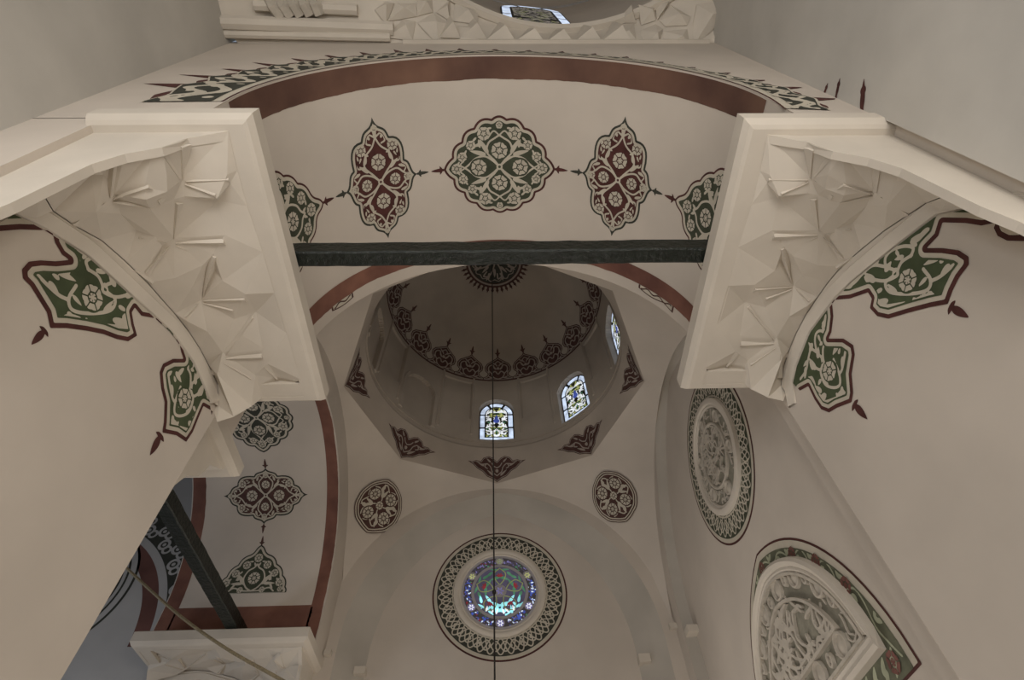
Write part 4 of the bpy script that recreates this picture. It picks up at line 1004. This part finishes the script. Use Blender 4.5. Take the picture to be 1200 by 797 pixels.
band_ = np.minimum(Dif, ib - Dif); strap = U(np.minimum(.022 - abs(Dif - ib), 1), np.minimum(.02 - abs(Dif - .02), 1))
link('strapwork', paint_mesh('strapwork', strap, Xf, Yf, lm, .085, .065), CARVED, o.root)
cc = lun_outline(wi - .40, hi - .42, zi + .38); cells = [tuple(p) for p in cc[1:-1:3]] + [(x, zi + .38) for x in np.linspace(-1.2, 1.2, 7)]
for i, (x, y) in enumerate(cells):
    big = i % 2; rx = .17 if big else .10
    link('carved_cell', smooth(mesh('carved_cell', *lathe(lambda u, v, l, x=x, y=y: lm(u * (1.0 if big else .8) + x, v + y, l), [(rx, .022), (rx - .01, .07), (rx - .035, .075), (rx - .05, .035), (rx * .4, .05), (.001, .065)], 20))), CARVED, o.root)
relief(o, lm, Dif - ib - .03, Xf, Yf, 21, 150, .105, .045, CARVED, 'carved_arabesque')
relief(o, lm, np.minimum(np.minimum(band_ - .03, 9), -U(*[sd_circ(Xf, Yf, x, y, .17) for x, y in cells])), Xf, Yf, 22, 120, .06, .025, CARVED, 'carved_border')
# ------------------------------------------------------------------ green painted bands on the pier faces
def pier_map(s): return lambda u, v, l: np.c_[pierY(s, u) - s * l, u, v]
def to_pier(s, pts):
    out = []
    for x, y in pts:
        v = proj_ray(x, y); t = (.07 + s * (4.07 + .105)) / (v[0] + s * .075 * v[1]); p = v * t; out.append((p[1], p[2]))
    return np.array(out)
def pier_band(s, label, bottom, finials, A, P1, P2):
    tr = lambda P: to_pier(s, P)
    b = tr(bottom); a_y = np.linspace(b[:, 0].min(), min(b[:, 0].max() + .02, 5.04), 40)
    top = [(y, zarc(s, y)) for y in a_y]
    k0 = b[0] if b[0][0] < b[-1][0] else b[-1]
    pts = np.vstack([b, np.array([p for p in (top[::-1] if b[0][0] < b[-1][0] else top)])])
    o = Orn('painted_band', label, 'painted band', 'green bands under the corbels', pier_map(s), (b[:, 0].min() - .02, 5.06, b[:, 1].min() - .03, 5.75), .012)
    X, Y = o.X, o.Y; D = sd_poly(X, Y, pts)
    arc = np.interp(X, a_y, [zarc(s, y) for y in a_y]); Db = np.minimum(sd_poly(X, Y, np.vstack([pts[:len(b)], np.array([(q[0], q[1] + .6) for q in pts[len(b):]])])), D + 0)
    dbot = -sd_line(X, Y, b, 0)
    o.base(D, MAROON); o.layer('cream_line', np.minimum(D, dbot - .045), CREAM); o.layer('ground', np.minimum(D, dbot - .09), LEAFG)
    L = []; fl = []
    for T in (P1, P2):
        Aa, Bb, Tt = tr(T)
        e1 = Bb - Aa; e2 = Tt - Aa
        src = np.array([(205, 120), (500, 345), (150, 395)], float); M = np.linalg.inv(np.c_[src[1] - src[0], src[2] - src[0]])
        def q(p): c = M @ (np.array(p, float) - src[0]); return Aa + e1 * c[0] + e2 * c[1]
        for st in [[(190, 118), (215, 150), (250, 165), (238, 180)], [(250, 218), (245, 190), (270, 178), (305, 185), (325, 210), (322, 245), (300, 260)], [(248, 215), (275, 235), (286, 265), (288, 285), (325, 300), (370, 288)], [(325, 245), (365, 235), (400, 265), (430, 300), (490, 330)], [(215, 270), (195, 310), (203, 345), (250, 355), (305, 345), (322, 310), (300, 285)], [(110, 225), (140, 265), (170, 300), (195, 315)], [(110, 250), (150, 330), (175, 370), (240, 385), (330, 400), (380, 405)]]:
            L.append(sd_line(X, Y, curve([q(p) for p in st], 5), .018))
        for (x, y), (x2, y2), w in [((185, 235), (215, 215), .035), ((165, 225), (205, 250), .04), ((150, 262), (168, 295), .035), ((180, 365), (225, 375), .045), ((190, 350), (205, 375), .03), ((310, 375), (370, 400), .05), ((340, 370), (375, 355), .04), ((355, 300), (385, 270), .045), ((375, 300), (390, 280), .03), ((430, 290), (450, 325), .035), ((405, 270), (440, 285), .03), ((285, 350), (310, 320), .03), ((325, 265), (310, 235), .04), ((215, 150), (245, 155), .035), ((205, 128), (235, 165), .04), ((345, 215), (375, 235), .04), ((352, 232), (372, 215), .03), ((260, 395), (300, 400), .035), ((350, 380), (390, 385), .03), ((115, 235), (135, 225), .03), ((270, 215), (292, 222), .03), ((295, 190), (285, 210), .025), ((330, 330), (352, 345), .03), ((385, 330), (420, 325), .03), ((175, 255), (160, 240), .025), ((205, 300), (222, 325), .025), ((290, 255), (300, 275), .025), ((230, 190), (205, 205), .03), ((400, 320), (380, 345), .025), ((150, 300), (130, 300), .025), ((240, 370), (215, 395), .025)]:
            a, b2 = q((x, y)), q((x2, y2)); d = b2 - a; L.append(sd_leaf(X, Y, a[0], a[1], math.atan2(d[1], d[0]), np.hypot(*d) * 1.3, w * 1.1))
        c = q((255, 305)); R = min(np.linalg.norm(q((300, 310)) - c), np.linalg.norm(q((255, 345)) - c)) * 1.05; fl.append((c, R))
    f = np.minimum(U(*L), np.minimum(D, dbot - .11))
    for c, R in fl: f = np.minimum(f, -sd_circ(X, Y, c[0], c[1], R + .02))
    o.layer('vine_scroll', f, CREAM, kind='stuff')
    for c, R in fl: o.flower(c[0], c[1], R, CREAM, 6)
    for (p, d) in finials:
        a, b2 = tr([p, d]); dd = b2 - a; L_ = np.hypot(*dd); an = math.atan2(dd[1], dd[0]); Xq, Yq = gridxy(min(a[0], b2[0]) - .2, max(a[0], b2[0]) + .2, min(a[1], b2[1]) - .2, max(a[1], b2[1]) + .2, .01)
        ff = U(sd_leaf(Xq, Yq, a[0] + .2 * dd[0], a[1] + .2 * dd[1], an, .8 * L_, .2 * L_), sd_circ(Xq, Yq, a[0] + .18 * dd[0], a[1] + .18 * dd[1], .12 * L_), *[sd_leaf(Xq, Yq, a[0] + .12 * dd[0], a[1] + .12 * dd[1], an + t, .3 * L_, .1 * L_) for t in (1.3, -1.3)])
        me = paint_mesh('finial', ff, Xq, Yq, pier_map(s), .004); link('finial', me, MAROON, o.root)
z = lambda L, s, ox, oy: [(ox + a * s, oy + b * s) for a, b in L]
lb = z([(-40, 100), (0, 105), (60, 100), (155, 103), (165, 140), (185, 175), (208, 192), (165, 196), (120, 193), (85, 197), (65, 220), (68, 248), (90, 270), (115, 310), (140, 350), (150, 397), (200, 397), (260, 405), (310, 415), (350, 430), (385, 437), (412, 420), (402, 385), (396, 350), (405, 335), (425, 360), (480, 370), (525, 375), (535, 420), (545, 470), (552, 490), (520, 490), (490, 505), (480, 530), (485, 580), (495, 620), (493, 680), (488, 712), (530, 720), (560, 740), (580, 710), (600, 660), (612, 632), (640, 648)], .389, 0, 230)
pier_band(-1, 'green scrolled band with dark red edge on the left pier face under the corbel', lb, [(z([(140, 398)], .389, 0, 230)[0], z([(92, 448)], .389, 0, 230)[0]), (z([(488, 712)], .389, 0, 230)[0], z([(450, 782)], .389, 0, 230)[0])], None,
          z([(205, 120), (500, 345), (150, 395)], .389, 0, 230), z([(560, 425), (640, 640), (490, 712)], .389, 0, 230))
rb = z([(720, 168), (691, 166), (640, 165), (610, 150), (598, 125), (605, 108), (560, 118), (510, 110), (438, 108), (425, 150), (388, 188), (440, 188), (490, 195), (520, 215), (520, 240), (490, 280), (470, 320), (455, 362), (400, 372), (330, 390), (270, 408), (235, 400), (212, 375), (218, 345), (206, 326), (150, 345), (93, 350), (98, 400), (92, 450), (83, 470), (130, 470), (160, 490), (165, 520), (155, 580), (160, 640), (155, 668), (110, 685), (85, 700), (60, 690), (40, 660), (20, 618), (-6, 632)], .3763, 940, 220)
pier_band(1, 'green scrolled band with dark red edge on the right pier face under the corbel', rb, [(z([(455, 366)], .3763, 940, 220)[0], z([(522, 405)], .3763, 940, 220)[0]), (z([(157, 668)], .3763, 940, 220)[0], z([(205, 722)], .3763, 940, 220)[0])], None,
          z([(400, 118), (105, 335), (458, 362)], .3763, 940, 220), z([(78, 385), (-4, 610), (157, 668)], .3763, 940, 220))
# ------------------------------------------------------------------ scalloped fringe around the front arch
TH = np.radians([-94, -78.6, -71, -64, -56.7, -49.3, -42, -34, -25.8, -18.3, -10, -.8, 8.3, 17.4, 26.4, 35.4, 46.1, 55.6, 64.6, 73.9, 81.5, 91, 102])
RT = [4.65, 4.58, 4.6, 4.44, 4.38, 4.28, 4.18, 4.05, 4.0, 3.86, 3.78, 3.66, 3.58, 3.56, 3.55, 3.53, 3.44, 3.44, 3.55, 3.66, 3.86, 3.92, 3.95]
fr_map = lambda u, v, l: np.c_[AX + v * np.sin(u), 0 * u + 1.46 - l, AZ + v * np.cos(u)]
o = Orn('arch_fringe', 'scalloped green and maroon fringe painted along the upper edge of the front arch', 'painted band', None, fr_map, (-1.60, 1.74, 3.0, 4.75), .012)
X, Y = o.X, o.Y; rt = np.interp(X, TH, RT); ph = np.interp(X, TH, np.arange(len(TH))); q = (ph + .5) % 1 - .5
up = 3.10 + (rt - 3.10) * (.62 + .38 * np.maximum(0, 1 - abs(q) * 7) ** 1.0 - .12 * (1 - (2 * abs(q) - .0)) * (abs(q) > .14))
b = np.minimum(up - Y, Y - 3.10); o.base(b, MAROON)
inner = np.minimum(3.10 + (rt - 3.10) * (.50 + .12 * np.maximum(0, 1 - abs(q) * 2.2)) - Y, Y - 3.15); o.layer('cream_line', np.minimum(inner + .03, Y - 3.11), CREAM); o.layer('ground', np.minimum(inner, Y - 3.22), BLACK)
v = (Y - 3.10) / (rt - 3.10); sc = U(.05 - abs(v - .28 - .14 * np.sin(ph * 2 * PI * 1.0)), .06 - np.hypot((q - .0) * .9, v - .30), .04 - np.hypot((abs(q) - .28) * .8, v - .42), .045 - np.hypot((abs(q) - .36) * .8, v - .16), .05 - abs(v - .40 + .1 * np.sin(ph * 4 * PI)))
o.layer('vine_scroll', np.minimum(sc * .6, inner - .02), CREAM)
for b_, t_, w_ in (((965, 113), (971, 96), .05), ((980, 113), (985, 90), .055), ((1010, 130), (1013, 91), .085)):
    (_, y0, z0), (_, y1, z1) = onX(*b_, NX1), onX(*t_, NX1); L_ = math.hypot(y1 - y0, z1 - z0); an = math.atan2(z1 - z0, y1 - y0)
    Xq, Yq = gridxy(min(y0, y1) - .2, max(y0, y1) + .2, min(z0, z1) - .15, max(z0, z1) + .1, .01); sm = lambda u, v, l: np.c_[0 * u + NX1 - l, u, v]
    f = U(sd_leaf(Xq, Yq, y0, z0, an, L_, w_ * .6), sd_circ(Xq, Yq, y0 + .62 * (y1 - y0), z0 + .62 * (z1 - z0), w_ * .55), sd_line(Xq, Yq, [(y0 + .12, z0 - .08), (y0, z0), (y0 + .3 * (y1 - y0), z0 + .3 * (z1 - z0))], w_ * .35))
    link('fringe_tip', paint_mesh('fringe_tip', f, Xq, Yq, sm, .004), MAROON, o.root)
# ------------------------------------------------------------------ belt of cut triangles under the hall ring
belt = link('trim_6', mesh('trim_6', *box((-1.6, 1.40, 11.02), (3.85, 1.47, 11.10))), WHITE, kind='structure')
z6 = lambda p: (540 + p[0] * .1917, p[1] * .1917)
vl = [z6(p) for p in [(-130, 235), (0, 240), (160, 245), (335, 255), (515, 265), (690, 265), (860, 255), (1040, 262)]]
pk = [z6(p) for p in [(-70, 100), (70, 115), (235, 140), (410, 180), (575, 185), (745, 155), (930, 130)]]
def on_transition(px, py):
    v = proj_ray(px, py); t = np.linspace(9, 22, 4000) / np.linalg.norm(v); Pq = v[None] * t[:, None]; d = Pq[:, :2] - RC; a = np.arctan2(d[:, 0], d[:, 1]); r_ = np.hypot(d[:, 0], d[:, 1]); K = sq2(a)
    T = np.clip((K - r_) / np.maximum(K - RR, .05), 0, 1); zs = RB + (RZ - RB) * T; h = np.nonzero(Pq[:, 2] > zs - .01)[0]
    return Pq[h[0]] if len(h) else Pq[-1]
for i, p in enumerate(pk):
    a, b, c_ = (on_transition(*q) + np.array([0, -.02, -.03]) for q in (vl[i], vl[i + 1], p)); m = (a + b + c_) / 3 + np.array([.08, -.16, -.16])
    V = [a, b, c_, m, a + (0, .06, .08), b + (0, .06, .08), c_ + (0, .06, .08)]
    link('belt_triangle', mesh('belt_triangle', V, [[0, 1, 3], [1, 2, 3], [2, 0, 3], [0, 1, 5, 4], [1, 2, 6, 5], [2, 0, 4, 6]]), WHITE, belt)
def facet(px, depth):
    q = [on_transition(*p) for p in px]; m = sum(q) / len(q) + np.array([.05, -.1, -depth]); n = len(q); up = np.array([0, .02, .08])
    V = [p - up * .3 for p in q] + [m] + [p + up for p in q]
    link('belt_facet', mesh('belt_facet', V, [[i, (i + 1) % n, n] for i in range(n)] + [[i, (i + 1) % n, (i + 1) % n + n + 1, i + n + 1] for i in range(n)]), WHITE, belt)
rg = lathe(lambda u, v, l: np.c_[RC[0] + u, RC[1] + v, RZ + l + 0 * u], [(RR + .1, .05), (RR + .02, -.10), (RR - .08, -.13), (RR - .14, -.05), (RR - .10, .05), (RR + .05, .12)], 120)
link('ring_moulding', smooth(mesh('ring_moulding', *rg)), WHITE, belt)
z7 = lambda L: [(700 + a * .2833, b * .2833) for a, b in L]
for L in ([(15, 165), (70, 105), (150, 100), (160, 165), (150, 200)], [(75, 95), (140, 20), (160, 95)], [(170, 20), (235, 30), (240, 85), (180, 105)], [(245, 85), (290, 25), (300, 0), (240, 25)], [(180, 125), (240, 100), (270, 120), (255, 185), (250, 210), (170, 200)], [(280, 110), (370, 105), (385, 70), (300, 20), (255, 85)], [(270, 130), (370, 120), (380, 180), (350, 215), (270, 195)], [(395, 100), (410, 20), (500, 0), (540, 40), (470, 130), (390, 200)], [(480, 150), (560, 70), (610, 80), (570, 215), (440, 230)]): facet(z7(L), .16)
z5 = lambda L: [(330 + a * .1917, b * .1917) for a, b in L]
for L in ([(640, 230), (740, 120), (820, 130), (800, 250)], [(830, 140), (930, 80), (1030, 150), (960, 280)], [(650, 130), (700, 20), (820, 20), (830, 100), (720, 120)], [(830, 100), (830, 0), (920, 0), (925, 75)], [(945, 75), (1030, 0), (1030, 130)], [(1050, 130), (1060, 20), (1200, 60), (1200, 150)], [(570, 60), (640, 10), (690, 20), (640, 150)], [(1060, 160), (1200, 160), (1200, 245), (1090, 245)]): facet(z5(L), .14)
for a, b, w in [((200, 26), (462, 36), .12), ((230, 41), (458, 46), .07), ((300, 8), (420, 14), .1)]:
    A = on_transition(*a); B = on_transition(*b); V, F = tube([A + (0, -.03, -.05), (A + B) / 2 + (0, -.03, -.05), B + (0, -.03, -.05)], w, 8); link('cornice_moulding', mesh('cornice_moulding', V, F), WHITE, belt)
for i in range(5):
    A = on_transition(318 + i * 13, 0); B = on_transition(332 + i * 11, 22 - i); V, F = tube([A + (0, -.05, -.1), (A + B) / 2 + (0, -.05, -.16), B + (0, -.03, -.08)], .11, 6); link('flute', mesh('flute', V, F), CARVED, belt)
# slivers of painted fringe past the far red border
def sliver(label, u0, u1):
    o = Orn('painted_fringe', label, 'painted fringe', None, barrel_near, (u0, u1, 1.72, 1.93), .008)
    X, Y = o.X, o.Y; w_ = 1.80 + .05 * abs(np.sin((X - u0) * 5)); ends = np.minimum(X - u0, u1 - X) * .5
    o.base(np.minimum(np.minimum(w_ - Y, Y - 1.725), ends), BROWN); o.layer('cream_line', np.minimum(np.minimum(w_ - .022 - Y, Y - 1.725), ends - .02), CREAM)
    o.layer('scroll', np.minimum(np.minimum(.014 - abs(Y - 1.76 - .025 * np.sin((X - u0) * 22)), ends - .03), Y - 1.726), BROWN)
sliver('short scrolled fringe beside the far red border, right of the dome', AR * .93, AR * 1.22)
sliver('short scrolled fringe beside the far red border, left of the dome', -AR * 1.18, -AR * 1.0)
# ------------------------------------------------------------------ left bay: wall arch border, scroll band, roundel seen past the pier
lb_map = lambda u, v, l: np.c_[u, 0 * u + 13.0 - l, v]
def at13(x, y): p = onY(x, y, 13.0); return p[0], p[2]
A0 = (-11.35, 6.4)
o = Orn('arch_border', 'dark maroon and grey arched border with scroll fringe in the shadowed side bay', 'painted border', None, lb_map, (-10.2, -7.3, 5.6, 10.2), .02)
X, Y = o.X, o.Y; rr = np.hypot(X - A0[0], np.maximum(Y - A0[1], 0)); m_ = X > -11
rA = 2.85
o.base(np.minimum(np.minimum(rr - rA, 3.9 + .45 - rr), Y - 6.40), REDDARK)
o.layer('grey_line', np.minimum(np.minimum(rr - rA - .36, 3.9 + .42 - rr), Y - 6.42), BLUEPL)
o.layer('scroll_ground', np.minimum(np.minimum(rr - rA - .55, 4.28 - rr), Y - 6.42), BLACK)
an = np.where(Y > A0[1], np.arctan2(Y - A0[1], X - A0[0]) * 3.9, (Y - A0[1])); v = rr - rA - .84; L = []
for k in np.arange(-1.0, 4.8, .42):
    s = 1 if int(round(k / .42)) % 2 else -1; c0 = k
    L += [.035 - abs(np.hypot((an - c0) * 1.0, v - .10 * s) - .13), .03 - abs(np.hypot(an - c0 - .2, v + .12 * s) - .10), .05 - np.hypot(an - c0, v - .1 * s)]
o.layer('scroll', np.minimum(np.minimum(U(*L), rr - rA - .58), np.minimum(4.26 - rr, Y - 6.46)), BLUEPL)
rc = (-10.97, 7.9); 
o = Orn('shadowed_roundel', 'edge of a dark ringed roundel on the bluish side bay wall past the pier', 'painted ring', None, lambda u, v, l: lb_map(u + rc[0], v + rc[1], l), (-1.85, 1.85, -1.85, 1.85), .02)
r = np.hypot(o.X, o.Y); th = np.arctan2(o.Y, o.X); o.base(1.8 - r, BLACK); o.layer('grey_line', 1.74 - r, BLUEPL); o.layer('ring_line', 1.6 - r, BLACK); o.layer('inner_band', 1.55 - r, BLUEPL); o.layer('ground', 1.47 - r, BLACK)
o.layer('interlace', np.minimum(interlace(r, th, 17, 1.25, .16, .02), 1.42 - r), PALEG); o.layer('plaster_disc', 1.02 - r, BLUEPL)
# ------------------------------------------------------------------ chain and rope
pts = [(-.17, 9.12, DZA - .05), (-.155, 9.12, 12.0), (-.14, 9.12, 8.0), (-.12, 9.12, 2.2)]
ch = link('hanging_chain', mesh('hanging_chain', *tube(curve(pts, 10), .016, 6)), IRON, label='thin dark chain hanging from the dome apex past the rose window', category='chain')
V, F = lathe(lambda u, v, l: np.c_[-.13 + u, 9.12 + v, 5.25 + l + 0 * u], [(.001, -.05), (.03, -.03), (.036, 0), (.03, .03), (.001, .05)], 10)
link('knot', mesh('knot', V, F), IRON, ch)
V, F = lathe(lambda u, v, l: np.c_[-.17 + u, 9.12 + v, DZA - .10 + l + 0 * u], [(.001, -.06), (.07, -.03), (.09, .03), (.001, .06)], 10)
link('ceiling_hook', mesh('ceiling_hook', V, F), IRON, ch)
def at(px, py, Y): v = proj_ray(px, py); return v * Y / v[1]
rp = [at(138, 655, 10.6), at(157, 674, 10.3), at(210, 721, 9.7), at(265, 760, 9.1), at(330, 797, 8.5), at(420, 850, 7.8)]
link('rope', mesh('rope', *tube(curve(rp, 8), .028, 6)), ROPE, label='thin tan rope slanting across the lower left in front of the far corbel', category='rope')
